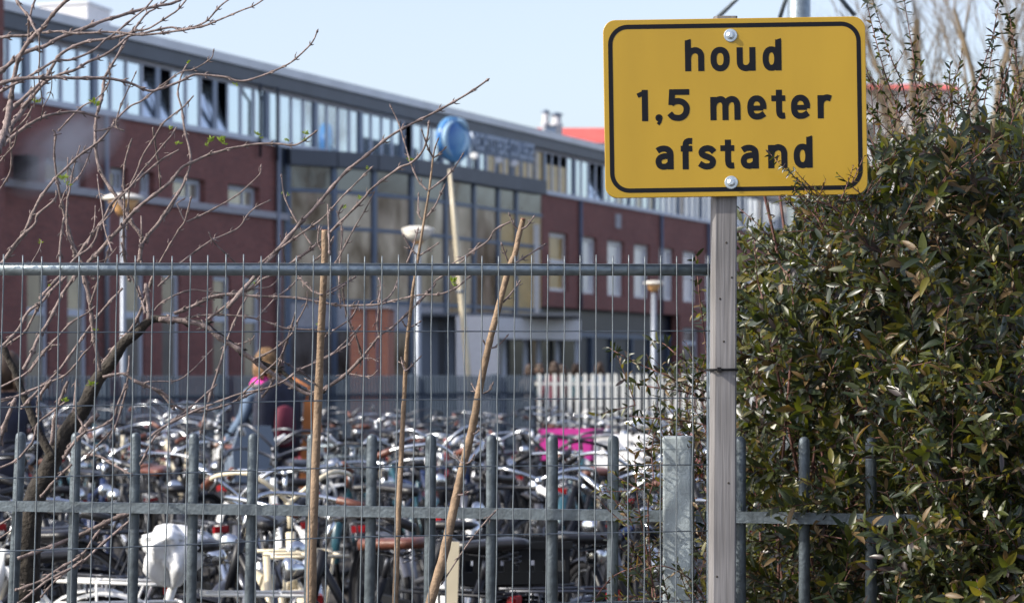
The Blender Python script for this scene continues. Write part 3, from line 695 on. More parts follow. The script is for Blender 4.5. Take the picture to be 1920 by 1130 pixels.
for s in (-1, 1): fk.tube([(.455, s*.02, .72), (.47, s*.05, .66), (.52, s*.052, .48), (.60, s*.05, .345)], [.014, .014, .012, .009], 6)
PM['fork'] = pm('fork', fk.tube([(.44, 0, .77), (.455, 0, .70)], .02, 6))
def bar_sweep(rise, sweep, wdt, drop=0):
    P = []
    for s in (-1, 1):
        Q = [(.36, 0, 1.05), (.39, s*.07, 1.05+rise*.5), (.37, s*.18, 1.05+rise), (.27-sweep*.3, s*wdt*.92, 1.05+rise-drop*.5), (.27-sweep, s*wdt, 1.03+rise-drop)]
        P.append(smoothpts(Q, 3))
    return P
def hb(name, *a):
    mb = MB(); gs = []
    for P in bar_sweep(*a):
        mb.tube(P, .0105, 7)
        e = Vector(P[-1]); d = (e-Vector(P[-3])).normalized()
        gs.append(MB().tube([e-d*.06, e-d*.055, e+d*.055, e+d*.06], [.013, .018, .018, .012], 7))
    # brake levers, bell and stem
    mb.tube([(.395, 0, .95), (.36, 0, 1.05)], .013, 7).tube([(.33, .0, 1.055), (.385, 0, 1.045)], .017, 7)
    PM[name] = pm('handlebar', mb)
    for i, P in enumerate(bar_sweep(*a)):
        e = Vector(P[-1]); d = (e-Vector(P[-4])).normalized(); PM[name+'_lever%d' % i] = pm('brake_lever', MB().tube([e-d*.11, e-d*.09+Vector((.03, 0, -.03)), e+Vector((.035, 0, -.04))], [.009, .008, .005], 5))
    for i, gg in enumerate(gs): PM[name+'_grip%d' % i] = pm('grip', gg)
hb('bar_granny', .06, .22, .29, .02); hb('bar_flat', .02, .08, .31, 0); hb('bar_high', .13, .16, .31, .03)
sd = MB(); rows_ = []
for k in range(9):
    t_ = k/8; x = -.14+.28*t_; wdt_ = .105*(1-t_)**.7*(1 if t_ < .75 else 1)+.024 if t_ > .08 else .085
    h_ = .022 if t_ > .1 else .016; rows_.append((x, wdt_, h_, .015*(1-abs(t_-.1))))
vs = []; fs = []
for x, w_, h_, up in rows_:
    for j in range(8):
        a = 2*math.pi*j/8; vs.append((x, w_*math.cos(a), h_*math.sin(a)*(1 if math.sin(a) > 0 else 1.7)*(.8+.2*abs(math.cos(a)))+up))
for k in range(8):
    for j in range(8): fs.append((k*8+j, k*8+(j+1) % 8, (k+1)*8+(j+1) % 8, (k+1)*8+j))
fs += [tuple(range(8))[::-1], tuple(range(64, 72))]
sd.add(vs, fs, 0, True); sd.v = [(v[0]-.27, v[1], v[2]+.93) for v in sd.v]
PM['saddle'] = pm('saddle', sd)
sr = MB()
for s in (-1, 1):
    sr.tube([(-.33, s*.05, .90), (-.30, s*.03, .885), (-.18, s*.015, .90)], .005, 5)
    P = [(-.36+.018*math.cos(k*1.3), s*.055+.018*math.sin(k*1.3), .865+k*.004) for k in range(12)]; sr.tube(P, .003, 4)
PM['saddle_springs'] = pm('saddle_springs', sr); PM['seat_post'] = pm('seat_post', MB().tube([ST, (-.26, 0, .90)], .0125, 8))
cr_ = MB()
for s in (-1, 1):
    cr_.tube([(-.33, s*.06, .755), (-.72, s*.065, .745), (-.78, s*.05, .745)], .0075, 6)
    cr_.tube([(-.70, s*.065, .745), (-.53, s*.075, .35)], .0055, 5).tube([(-.50, s*.065, .75), (-.51, s*.07, .35)], .0055, 5)
for x in (-.36, -.5, -.64, -.77): cr_.tube([(x, -.06, .755), (x, .06, .755)], .006, 5)
cr_.tube([(-.36, 0, .76), (-.78, 0, .755)], .006, 5); PM['carrier'] = pm('luggage_carrier', cr_)
cc = MB(); P = []
for k in range(9): a = R(90-22.5*k/1.0*1.0); P.append((BB[0]+.095*math.cos(R(80-20*k)), BB[2]+.095*math.sin(R(80-20*k))))
for k in range(7): P.append((HUBR[0]-.06*math.sin(R(0+30*k)), HUBR[2]-.055*math.cos(R(30*k))))
cc.extr(P, -.075, -.05); PM['chain_case'] = pm('chain_case', cc)
ck = MB().tube([(BB[0], -.10, BB[2]), (BB[0], .08, BB[2])], .012, 6).tube([(BB[0], -.10, BB[2]), (.07, -.11, .20)], .009, 5).tube([(BB[0], .08, BB[2]), (-.19, .09, .38)], .009, 5)
ck.box(.02, .12, -.20, -.115, .19, .21).box(-.24, -.14, .095, .18, .37, .39); PM['crankset'] = pm('crankset', ck)
PM['kickstand'] = pm('kickstand', MB().tube([(-.20, .03, .30), (-.28, .16, .02)], .009, 5))
PM['headlight'] = pm('headlight', MB().lathe([(.012, -.06), (.03, -.045), (.045, 0), (.047, .02), (.03, .03)], (.53, 0, .86), 12, M=Matrix.Rotation(R(90), 4, 'Y')).tube([(.45, 0, .84), (.53, 0, .86)], .006, 5))
PM['tail_light'] = pm('tail_light', MB().box(-.80, -.775, -.045, .045, .705, .745).box(-.806, -.80, -.03, .03, .712, .738))
gd = MB(); P = [(HUBR[0], HUBR[2]-.02)]+[(HUBR[0]+.335*math.cos(R(a)), HUBR[2]+.335*math.sin(R(a))) for a in range(25, 171, 12)]
gd.extr(P, -.048, -.044).extr(P, .044, .048); PM['coat_guard'] = pm('coat_guard', gd)
rk = MB()
for y in (-.13, 0, .13): rk.tube([(.50, y, .86), (.86, y, .86)], .008, 5)
for x in (.50, .68, .86): rk.tube([(x, -.16, .862), (x, .16, .862)], .008, 5)
for s in (-1, 1): rk.tube([(.84, s*.1, .86), (.61, s*.07, .35)], .007, 5)
PM['front_carrier'] = pm('front_carrier', rk)
def crate_mesh(x0, x1, wy, z0, z1, slots=True):
    mb = MB(); tk = .012
    for s in (-1, 1):
        if slots:
            for (a, b) in ((z0, z0+.05), (z1-.07, z1)): mb.box(x0, x1, s*wy-tk/2, s*wy+tk/2, a, b)
            n = 7
            for k in range(n+1): x = x0+(x1-x0)*k/n; mb.box(max(x0, x-.015), min(x1, x+.015), s*wy-tk/2+.001, s*wy+tk/2-.001, z0+.05, z1-.07)
        else: mb.box(x0, x1, s*wy-tk/2, s*wy+tk/2, z0, z1)
    for x in (x0, x1):
        mb.box(x-tk/2, x+tk/2, -wy+tk/2, wy-tk/2, z0, z1-.09); mb.box(x-tk/2, x+tk/2, -wy+tk/2, wy-tk/2, z1-.04, z1)
        for s in (-1, 1): mb.box(x-tk/2, x+tk/2, s*wy*.7-wy*.29, s*wy*.7+wy*.29, z1-.09, z1-.04)
    mb.box(x0+tk, x1-tk, -wy+tk, wy-tk, z0, z0+.01)
    mb.box(x0-.015, x1+.015, -wy-.015, -wy-.007, z1-.025, z1+.004).box(x0-.015, x1+.015, wy+.007, wy+.015, z1-.025, z1+.004)
    return mb
PM['crate_solid'] = pm('crate', crate_mesh(.44, .86, .26, .875, 1.13, False)); PM['crate_low'] = pm('crate', crate_mesh(-.80, -.37, .16, .765, .93, True)); PM['crate_slot'] = pm('crate', crate_mesh(.46, .86, .22, .875, 1.13, True))
wbk = MB()
for z, k in ((.86, .8), (.93, .86), (1.0, .93), (1.08, 1.0)):
    x0, x1, yy = .66-.16*k, .66+.16*k, .19*k; wbk.tube([(x0, -yy, z), (x1, -yy, z), (x1, yy, z), (x0, yy, z), (x0, -yy, z)], .004 if z < 1.07 else .008, 4)
for k in range(44):
    a = k/44*4; s_ = int(a); u_ = (a-s_)*2-1
    c = {0: (u_, -1), 1: (1, u_), 2: (-u_, 1), 3: (-1, -u_)}[s_]
    wbk.tube([(.66+.16*.8*c[0], .19*.8*c[1], .86), (.66+.16*c[0], .19*c[1], 1.08)], .0028, 3, cap=False)
PM['wire_basket'] = pm('wire_basket', wbk)

cs2 = MB(); P = [(-.16, 0), (.16, 0), (.17, .25), (.12, .42), (-.12, .42), (-.17, .25)]
cs2.extr(P, -.02, .02, M=Matrix.Translation((-.72, 0, .79)) @ Matrix.Rotation(R(90), 4, 'Z')).box(-.72, -.42, -.15, .15, .79, .82).box(-.70, -.48, -.17, -.145, .82, .98).box(-.70, -.48, .145, .17, .82, .98)
PM['child_seat'] = pm('child_seat', cs2)
def inst(name, me, m, parent, loc=(0, 0, 0)):
    o = link(name, me, parent); o.location = loc
    o.material_slots[0].link = 'OBJECT'; o.material_slots[0].material = m
    return o
def bicycle(x, y, yaw, label, group, paint='black_paint', kind='frame_step', bar='bar_granny', grip='black_leather', saddle='black_leather',
            rear=True, front=None, crate=None, guard=None, lean=0, steer=0, case='plastic_black', fenders=None, full=True, child=False, rimm='spoke', barm='chrome', h=1.0):
    t = thing('bicycle', (x, y, 0), label, 'bicycle', group, yaw); t.rotation_euler = (lean, 0, yaw); t.scale = (1, 1, h)
    P = M[paint]; fd = M[fenders or paint]
    for nm, hub in (('wheel', HUBR), ('wheel', HUBF)):
        w_ = inst('wheel', PM['tyre'], M['rubber'], t, hub)
        inst('rim', PM['rim'], M[rimm], w_); inst('spokes', PM['spokes'], M['spoke'], w_)
    inst('frame', PM[kind], P, t); inst('fork', PM['fork'], P, t)
    inst('mudguard', PM['mud_r'], fd, t); inst('mudguard', PM['mud_f'], fd, t)
    b = inst('handlebar', PM[bar], M[barm], t)
    if steer:
        c, s = math.cos(steer), math.sin(steer); b.rotation_euler.z = steer; b.location = (.38-.38*c, -.38*s, 0)
    for k in (0, 1): inst('brake_lever', PM[bar+'_lever%d' % k], M['alu'], b)
    for k in (0, 1): inst('grip', PM[bar+'_grip%d' % k], M[grip], b)
    s_ = inst('saddle', PM['saddle'], M[saddle], t); inst('saddle_springs', PM['saddle_springs'], M['alu'], s_); inst('seat_post', PM['seat_post'], M['alu'], t)
    inst('headlight', PM['headlight'], M['chrome'], t)
    if rear: inst('luggage_carrier', PM['carrier'], M['alu' if random.random() < .4 else 'black_paint'] if rear is True else M[rear], t)
    if random.random() < .5: inst('tail_light', PM['tail_light'], M['red_lens'], t)
    if full: inst('chain_case', PM['chain_case'], M[case], t); inst('crankset', PM['crankset'], M['alu'], t); inst('kickstand', PM['kickstand'], M['alu'], t)
    if guard: inst('coat_guard', PM['coat_guard'], M[guard], t)
    if front or crate: inst('front_carrier', PM['front_carrier'], M[front or 'black_paint'], t)
    if child: inst('child_seat', PM['child_seat'], M[child], t)
    return t
def on_bike(b, name, me, m, label, cat):     # a load standing on a bicycle: a thing of its own
    o = bpy.data.objects.new(name, me); col.objects.link(o); o.location = b.location; o.rotation_euler = b.rotation_euler; o.scale = b.scale
    o.material_slots[0].link = 'OBJECT'; o.material_slots[0].material = m
    return tag(o, label, cat)
def PX(px, Y): return (px-960)/FPX*Y
taken = []
def place(px, Y, yaw, off, label, **k):      # puts the local point off (x forward) at photo column px, depth Y
    ya = R(yaw); x = PX(px, Y)-off*math.cos(ya); y = Y-off*math.sin(ya); taken.append((x, y, ya))
    return bicycle(x, y, ya, label, k.pop('group', 'bicycles nearest the fence'), **k)
# the nearest bicycles, each told apart in the photograph
b = place(722, 9.5, 158, -.24, 'bicycle with a wide brown leather saddle and red lights, low in the middle', saddle='brown_leather', grip='brown_leather', paint='black_paint', bar='bar_granny')
b = place(905, 9.4, 200, -.24, 'bicycle with a shiny black saddle beside the black crate', paint='black_paint', bar='bar_flat', rear='alu')
b = place(958, 9.75, 8, -.58, 'bicycle carrying the black crate on its rear rack', paint='black_paint', bar='bar_flat', steer=.3)
on_bike(b, 'crate', PM['crate_low'], M['plastic_black'], 'black slotted plastic crate on the rear rack of a bicycle, low centre right', 'crate')
b = place(330, 9.3, 188, -.24, 'pale bicycle whose saddle is wrapped in a white plastic bag', paint='white_paint', rear='white_paint', bar='bar_granny', fenders='white_paint'); bagb = b
b = place(545, 10.2, 285, .4, 'cream bicycle seen from the front with a curved cream handlebar', paint='cream_paint', fenders='cream_paint', barm='cream_paint', grip='brown_leather', bar='bar_high', front='cream_paint')
b = place(1120, 9.8, 235, .53, 'bicycle with a round chrome headlight left of the galvanised fence post', paint='silver_paint', fenders='silver_paint', bar='bar_high')
b = place(190, 9.9, 172, -.5, 'white framed bicycle lying side-on behind the left fence pickets', paint='white_paint', rear='white_paint', kind='frame_diamond', fenders='white_paint')
b = place(60, 10.2, 160, -.2, 'bicycle with white tubes at the lower left corner', paint='white_paint', rear='alu', bar='bar_high')
b = place(200, 8.9, 200, -.5, 'bicycle with a blue rear wheel rim at the bottom left', paint='silver_paint', rimm='blue_paint', rear='white_paint')
b = place(860, 12.4, 300, .35, 'bicycle with a long brown grip pointing left, behind the leaning cut stem', paint='silver_paint', grip='brown_leather', bar='bar_high', steer=.35, h=1.05)
b = place(440, 10.6, 262, .45, 'silver bicycle facing the fence below the seat with the white bag', paint='silver_paint', fenders='alu', bar='bar_high')
b = place(1010, 12.4, 268, .4, 'bicycle facing the fence with grey mudguards in the centre right', paint='silver_paint', fenders='silver_paint', bar='bar_granny')
b = place(1200, 12.8, 280, .4, 'bicycle with chrome mudguards beside the galvanised fence post', paint='black_paint', fenders='chrome', bar='bar_high')
b = place(645, 17.5, 262, .66, 'bicycle with a wire basket in front, left of centre', front='alu', paint='teal_paint', bar='bar_granny')
on_bike(b, 'wire_basket', PM['wire_basket'], M['galv'], 'silver wire basket on a bicycle left of the middle stem', 'basket')
b = place(1072, 20.5, 255, .66, 'bicycle carrying the magenta crate', crate=True, paint='black_paint', bar='bar_flat')
on_bike(b, 'crate', PM['crate_slot'], M['plastic_magenta'], 'magenta plastic crate on the front rack of a bicycle', 'crate')
b = place(1182, 18.5, 250, .66, 'bicycle carrying the white crate', crate=True, paint='black_paint', bar='bar_granny')
on_bike(b, 'crate', PM['crate_slot'], M['plastic_white'], 'white plastic crate on the front rack of a bicycle', 'crate')
b = place(476, 18.0, 110, -.7, 'bicycle with a blue grey child seat in front of the blond person', child='plastic_grey', paint='black_paint')
# plastic bag over the saddle
rb = random.Random(4); bg = MB(); n1, n2 = 44, 26; vs = []; fs = []
for i in range(n2+1):
    v_ = i/n2; ph = math.pi*v_
    for j in range(n1):
        a = 2*math.pi*j/n1; r_ = (.74 if 1 else 1)+.11*math.sin(5*a+3*v_*4)+.08*math.sin(9*a-7*v_)+rb.uniform(-.05, .05)+.06*math.sin(13*a+9*v_*3)*math.sin(11*v_)
        z_ = math.cos(ph); dr = .55 if z_ < 0 else 1
        vs.append((.145*r_*math.sin(ph)**.75*math.cos(a), .17*r_*math.sin(ph)**.75*math.sin(a), .06*z_*(1+.25*math.sin(3*a+1)) if z_ > 0 else .13*z_*(1+.3*math.sin(4*a))))
for i in range(n2):
    for j in range(n1): fs.append((i*n1+j, i*n1+(j+1) % n1, (i+1)*n1+(j+1) % n1, (i+1)*n1+j))
bg.add(vs, fs, 0, True)
o = bg.build('plastic_bag', M['bag'], None); c_ = W(325, 1040, 9.25); o.location = (c_.x, 9.25, .95); o.rotation_euler = (0, R(5), R(8)); tag(o, 'crumpled white plastic bag pulled over a bicycle saddle, lower left', 'plastic bag')
# cream plank leaning among the bicycles
a = W(850, 1015, 8.9); t = thing('wooden_stake', (a.x-.03, 8.9, 0), 'pale cream wooden board standing below the leaning cut stem', 'board')
MB().bar((a.x-.03, 8.9, 0), (a.x, 8.9, a.z), .045, .02, up=(0, 1, 0)).build('board', M['cream_paint'], t); MB().bar((a.x-.06, 8.925, .4), (a.x+.05, 8.925, .42), .02, .05).build('cleat', M['cream_paint'], t)
# the packed rows
paints = ['black_paint']*13+['silver_paint']*2+['blue_paint', 'blue_paint', 'white_paint', 'teal_paint', 'red_paint', 'cream_paint']
cname = {'black_paint': 'black', 'silver_paint': 'silver', 'blue_paint': 'dark blue', 'white_paint': 'white', 'teal_paint': 'teal', 'red_paint': 'red', 'cream_paint': 'cream'}
rnd = random.Random(21); Y = 9.4; row = 0; nb = 0; used = set()
while Y < 31.5:
    x = PX(-60, Y); x1 = PX(1430, Y)
    while x < x1:
        px_ = 960+x/Y*FPX
        base = 270 if row % 2 == 0 else 90
        if row < 3 and px_ < 420: base = rnd.choice((180, 0))
        ya = R(base+rnd.gauss(0, 17)); xx = x+rnd.uniform(-.1, .1); yy = Y+rnd.uniform(-.3, .3)
        near_taken = any(abs(xx-a_) < .36 and abs(yy-b_) < .9 for a_, b_, _ in taken)
        near_taken = near_taken or yy < 8.2
        if not near_taken and yy > 8.2 and not (yy < 10.3 and (220 < px_ < 440 or 830 < px_ < 1100)) and not (abs(xx-PX(497, 21.5)) < .55 and abs(yy-21.5) < 1.1):
            for _try in range(40):
                pt = rnd.choice(paints); br_ = rnd.choice(('bar_granny', 'bar_granny', 'bar_flat', 'bar_high')); gp = rnd.choice(('black_leather', 'black_leather', 'brown_leather', 'plastic_white'))
                zone = 'nearer' if Y < 14 else ('middle' if Y < 22 else 'farthest')
                bn = {'bar_granny': 'swept-back', 'bar_flat': 'straight', 'bar_high': 'high'}[br_]
                gn = {'black_leather': 'black', 'brown_leather': 'brown', 'plastic_white': 'white'}[gp]
                sd_ = rnd.random() < .2; zn = 'left of the tan cut stem' if px_ < 590 else ('between tan and slender stem' if px_ < 760 else ('behind the leaning stem' if px_ < 960 else 'right of the leaning stem'))
                lab = '%s bicycle, %s %s-gripped handlebar, %s saddle, %s rows, %s' % (cname[pt], bn, gn, 'brown' if sd_ else 'black', zone, zn)
                if lab not in used: break
            used.add(lab)
            bicycle(xx, yy, ya, lab, 'bicycles in the %s packed rows' % zone, paint=pt, kind=rnd.choice(('frame_step', 'frame_step', 'frame_diamond')), bar=br_, grip=gp,
                    saddle='brown_leather' if sd_ else 'black_leather', guard=rnd.choice((None, None, 'plastic_black')), fenders=rnd.choice((None, None, None, None, None, None, 'chrome')), barm=rnd.choice(('chrome', 'chrome', 'chrome', 'black_paint', 'black_paint', 'alu', 'alu')),
                    front='black_paint' if rnd.random() < .15 else None, lean=rnd.gauss(0, .06), steer=rnd.gauss(0, .35), full=Y < 16, h=rnd.uniform(.97, 1.06))
            nb += 1
        x += rnd.uniform(.52, .92) if abs(math.sin(ya)) > .6 else 1.6
    Y += 1.7 if Y < 14 else 1.8
    row += 1
print('bicycles', nb)

# ================================================================ NEAR PALISADE FENCE
def PY(px): return 6.30-.42*px/1250       # depth of the palisade along the photo column
pal = thing('palisade_fence', (W(0, 700, PY(0)).x, PY(0), 0), 'low galvanised round-topped palisade fence in front of the bicycles', 'fence')
pk = [(-75, .036), (38, .046), (145, .030), (255, .020), (365, .018), (475, .022), (586, .02), (698, .016), (808, .010), (922, .004), (1036, .002), (1150, .006), (1388, 0), (1508, 0), (1633, 0), (1757, 0), (1885, 0)]
pme = MB(); hp = 1.47
pme.v = []; nseg = 12
prof = [(.0140, 0), (.0140, hp-.016), (.0125, hp-.007), (.008, hp-.002), (.002, hp)]
pme.lathe(prof, n=nseg, M=Matrix.Diagonal((1, .8, 1, 1))); pmesh = pme.mesh('picket', [M['galv_dull']])
for i, (px, ln_) in enumerate(pk):
    Y_ = PY(px)+.028; o = link('picket', pmesh, pal); p_ = W(px, 815, Y_)
    zt = CH-(808+8*px/1200-HY)/FPX*Y_
    o.location = (p_.x-origin(pal).x-math.sin(ln_)*zt, Y_-pal.location.y, zt-hp); o.rotation_euler = (0, ln_, random.uniform(-.3, .3))
def railpt(px): Y_ = PY(px); y_ = 947.5+(px/1240)*19; return W(px, y_, Y_)
for a_, b_ in ((-120, 640), (640, 1248), (1306, 1960)):
    A, B = railpt(a_), railpt(b_)
    mb = MB().bar(A+Vector((0, -.004, 0)), B+Vector((0, -.004, 0)), .022, .0265); mb.build('rail', M['galv_dull'], pal)
    mb = MB().bar(A-Vector((0, 0, .95)), B-Vector((0, 0, .95)), .022, .0265); mb.build('rail', M['galv_dull'], pal)
# post with folded cap
a_, b_ = W(1247, 818, 5.83), W(1302, 818, 5.83); pz = a_.z; xm = (a_.x+b_.x)/2; hw = (b_.x-a_.x)/2
def rrect(hx, hy, r, n=3):
    P = []
    for cx, cy, a0 in ((hx-r, hy-r, 0), (-hx+r, hy-r, 90), (-hx+r, -hy+r, 180), (hx-r, -hy+r, 270)):
        for k in range(n+1): a = R(a0+90*k/n); P.append((cx+r*math.cos(a), cy+r*math.sin(a)))
    return P
def prism(P, zs, sc=None):
    mb = MB(); n = len(P); vs = []; fs = []
    for i, z in enumerate(zs):
        s = sc[i] if sc else 1
        vs += [(x*s, y*s, z) for x, y in P]
    for i in range(len(zs)-1):
        for j in range(n): fs.append((i*n+j, i*n+(j+1) % n, (i+1)*n+(j+1) % n, (i+1)*n+j))
    fs += [tuple(range(n))[::-1], tuple(range((len(zs)-1)*n, len(zs)*n))]
    mb.add(vs, fs, 0, True); return mb
t = thing('fence_post', (xm, 5.87, 0), 'square galvanised steel fence post with a plastic cap between the pickets', 'post')
for mb_, nm, mt in ((prism(rrect(hw, hw*1.15, .006), [0, pz-.028]), 'shaft', M['galv_light']), (prism(rrect(hw+.0015, hw*1.15+.0015, .008), [pz-.03, pz-.005, pz], [1, 1, .93]), 'cap', M['galv_light'])):
    o = mb_.build(nm, mt, t, world=False); o.rotation_euler.z = R(-9)
    for p_ in o.data.polygons: p_.use_smooth = False

# ================================================================ MESH FENCE PANEL
def FY(px): return 5.24+.40*px/1335
mf = thing('mesh_fence_panel', (W(0, 700, FY(0)).x, FY(0), 0), 'welded wire mesh fence panel with a galvanised top tube across the picture', 'fence panel')
tb = MB(); P = [W(px, y, FY(px)+.012) for px, y in ((-90, 504.5), (300, 505), (640, 505.5), (1000, 505.5), (1335, 506))]
tb.tube(P, .0136, 16).build('top_tube', M['galv'], mf)
wx = [-30, 7, 43, 78.6, 113, 148.7, 184, 220, 254, 288.5, 323, 357.5, 390, 424, 457, 490, 523, 556, 588, 620, 653, 684, 716.5, 747.5, 780, 810.6, 841.6, 873, 904, 935, 966, 997, 1027.5, 1058.5, 1088, 1118, 1149, 1179, 1209.5, 1239, 1269, 1299, 1328]
rw_ = random.Random(2)
for x in wx:
    ln_ = -(1335-x)/1292*17; Yx = FY(x); P = []
    for k, y in enumerate((478+rw_.uniform(-2, 3), 493, 505, 518, 560, 622, 690, 750, 820, 880, 945, 1006, 1070, 1150, 1240)):
        j = rw_.uniform(-1.1, 1.1) if k > 4 else 0
        P.append(W(x+j+ln_*max(0, y-505)/625, y, Yx-(.0045 if 490 < y < 520 else .002)))
    MB().tube(P, .00168, 6).build('upright_wire', M['galv_wire'], mf)
for y0, y1, y2 in ((624, 621.5, 620.5), (764, 750, 746), (897, 876, 870), (1033, 1007, 994), (1165, 1138, 1124), (493.5, 494.5, 495)):
    P = smoothpts([tuple(W(px, y+rw_.uniform(-.8, .8), FY(px)+.0022)) for px, y in ((-60, y0+3), (0, y0), (320, (y0*.55+y1*.45)), (640, y1), (1000, (y1+y2)/2), (1336, y2))], 4)
    MB().tube(P, .00168, 6).build('cross_wire', M['galv_wire'], mf)
a_ = W(1331, 500, FY(1335)+.03); MB().tube([W(1334, 506, FY(1335)+.03), (W(1334, 506, 5.66).x, 5.67, 0)], .012, 10).build('side_tube', M['galv'], mf)

# ================================================================ SIGN
SY = 5.50; ZS = 3.138
sc0 = W(1120+812/ZS, 20+569/ZS, SY)
sgn = thing('warning_sign', (sc0.x, SY, 0), 'yellow distance sign bolted to a weathered wooden post, with black lettering', 'sign')
ROLL = R(.87); mu_ = SY/FPX/ZS
rot = Matrix.Translation((0, 0, sc0.z)) @ Matrix.Rotation(-ROLL, 4, 'Y')
def loc2(x, y):
    """tile coordinates of the photograph to sign-local metres"""
    dx = (x-812)*mu_; dz = -(y-569)*mu_; c, s = math.cos(-ROLL), math.sin(-ROLL)
    return dx*c-dz*s, dx*s+dz*c
hx, hz = 1543/2*mu_, 1046/2*mu_
def ring(hx, hz, r, n=8): return rrect(hx, hz, r, n)
pn = MB(); P = ring(hx, hz, .028)
n = len(P); vs = []; fs = []
for s_, y_ in ((1, .0), (1, -.0018), (1, .012)): pass
lay = [(P, .010), (P, .0008), (ring(hx-.0010, hz-.0010, .027), 0.0)]
for Q, y_ in lay: vs += [(x, y_, z) for x, z in Q]
for i in range(len(lay)-1):
    for j in range(n): fs.append((i*n+j, (i+1)*n+j, (i+1)*n+(j+1) % n, i*n+(j+1) % n))
fs += [tuple(range(2*n, 3*n))]
Q2 = ring(hx-.0035, hz-.0035, .026); vs += [(x, .010, z) for x, z in Q2]+[(x, .002, z) for x, z in Q2]; k0 = 3*n
for j in range(n): fs.append((j, (j+1) % n, k0+(j+1) % n, k0+j)); fs.append((k0+j, k0+(j+1) % n, k0+n+(j+1) % n, k0+n+j))
fs.append(tuple(range(k0+n, k0+2*n))[::-1])
pn.add(vs, fs); o = pn.build('panel', M['yellow'], sgn, world=False); o.matrix_local = rot
bd = MB(); ox, oz = hx-28*mu_, hz-29*mu_; Po = ring(ox, oz, 116*mu_, 10); Pi = ring(ox-26*mu_, oz-26*mu_, 90*mu_, 10); n = len(Po)
bd.add([(x, -.0004, z) for x, z in Po]+[(x, -.0004, z) for x, z in Pi], [(j, (j+1) % n, n+(j+1) % n, n+j) for j in range(n)])
o = bd.build('border', M['black_film'], sgn, world=False); o.matrix_local = rot
def stroke(mb, P, w, y, flat=True):
    n = len(P); L = []; Rr_ = []
    for i, p in enumerate(P):
        a = P[max(i-1, 0)]; b = P[min(i+1, n-1)]; dx, dz = b[0]-a[0], b[1]-a[1]; l = math.hypot(dx, dz) or 1
        nx, nz_ = -dz/l, dx/l; m_ = 1
        if 0 < i < n-1:
            d1 = (p[0]-a[0], p[1]-a[1]); l1 = math.hypot(*d1) or 1; cs_ = (-d1[1]/l1)*nx+(d1[0]/l1)*nz_; m_ = 1/max(cs_, .6)
        L.append((p[0]+nx*w/2*m_, p[1]+nz_*w/2*m_)); Rr_.append((p[0]-nx*w/2*m_, p[1]-nz_*w/2*m_))
    mb.add([(x, y, z) for x, z in L]+[(x, y, z) for x, z in Rr_], [(i, i+1, n+i+1, n+i) for i in range(n-1)])
def glyph(ch):
    S = 33; q = lambda P: smoothpts([tuple(map(float, p)) for p in P], 4); el = lambda cx, cz, rx, rz: [(cx+rx*math.copysign(abs(math.cos(a))**.86, math.cos(a)), cz+rz*math.copysign(abs(math.sin(a))**.86, math.sin(a))) for a in [2*math.pi*k/40 for k in range(41)]]
    arch = lambda x0, x1: q([(x0, 80), (x0+6, 100), (x0+18, 115), (x0+36, 122.5), (x0+50, 122), (x1-10, 113), (x1-1, 95), (x1, 74)])+[(x1, 0)]
    G = {'n': [([(16.5, 0), (16.5, 137)], S), (arch(16.5, 93.5), S)],
         'h': [([(16.5, 0), (16.5, 182)], S), (arch(16.5, 93.5), S)],
         'u': [([(91.5, 0), (91.5, 139)], S), ([(16.5, 139), (16.5, 66)]+q([(16.5, 62), (18, 42), (28, 24), (48, 16.5), (64, 18), (80, 28), (91, 46)]), S)],
         'o': [(el(55, 70, 38.5, 54), S)],
         'd': [(el(50, 70, 34, 54), S), ([(91, 0), (91, 182)], S)],
         'a': [(q([(10, 110), (28, 120), (50, 123), (70, 118), (84, 104), (87.5, 84)])+[(87.5, 0)], S), (q([(88, 80), (50, 78), (28, 70), (18, 56), (17, 40), (26, 23), (46, 16.5), (68, 21), (88, 38)]), S-1)],
         'e': [([(20, 66), (92, 66)], 27), (q([(91.5, 60), (92, 84), (84, 106), (70, 119), (54, 123), (36, 119), (22, 104), (16.5, 82), (16.5, 56), (22, 34), (36, 20), (56, 16.5), (76, 20), (98, 34)]), S)],
         't': [(([(45, 172), (45, 52)]+q([(45, 48), (49, 28), (60, 19), (80, 20)])), S), ([(0, 122), (82, 122)], 31)],
         'f': [([(28, 0), (28, 130)]+q([(28, 134), (32, 156), (44, 166), (68, 166)]), S), ([(0, 122), (68, 122)], 31)],
         'r': [([(16.5, 0), (16.5, 137)], S), (q([(16.5, 82), (24, 106), (42, 120), (58, 122.5), (78, 116)]), S)],
         's': [(q([(92, 100), (76, 117), (54, 123), (32, 118), (19, 104), (23, 87), (42, 77), (64, 68), (81, 55), (84, 38), (74, 22), (56, 16.5), (34, 18), (6, 34)]), S)],
         'm': [([(16.5, 0), (16.5, 137)], S), (arch(16.5, 87), S), (q([(87, 80), (93, 100), (104, 115), (120, 122.5), (134, 122), (148, 113), (156, 95), (157.5, 74)])+[(157.5, 0)], S)],
         '1': [([(43, 0), (43, 184)], S), ([(0, 150), (30, 163), (44, 176)], 24)],
         '5': [([(125, 168), (10, 168)], 31), ([(25, 184), (19, 92)], S), (q([(17, 98), (36, 112), (62, 115), (88, 106), (106, 84), (107, 56), (97, 34), (76, 19), (54, 16.5), (28, 22), (8, 44)]), S)],
         ',': [(el(19, 19, 9.5, 9.5), 20), ([(30, 18), (24, -4), (12, -19)], 16)]}
    return G[ch]
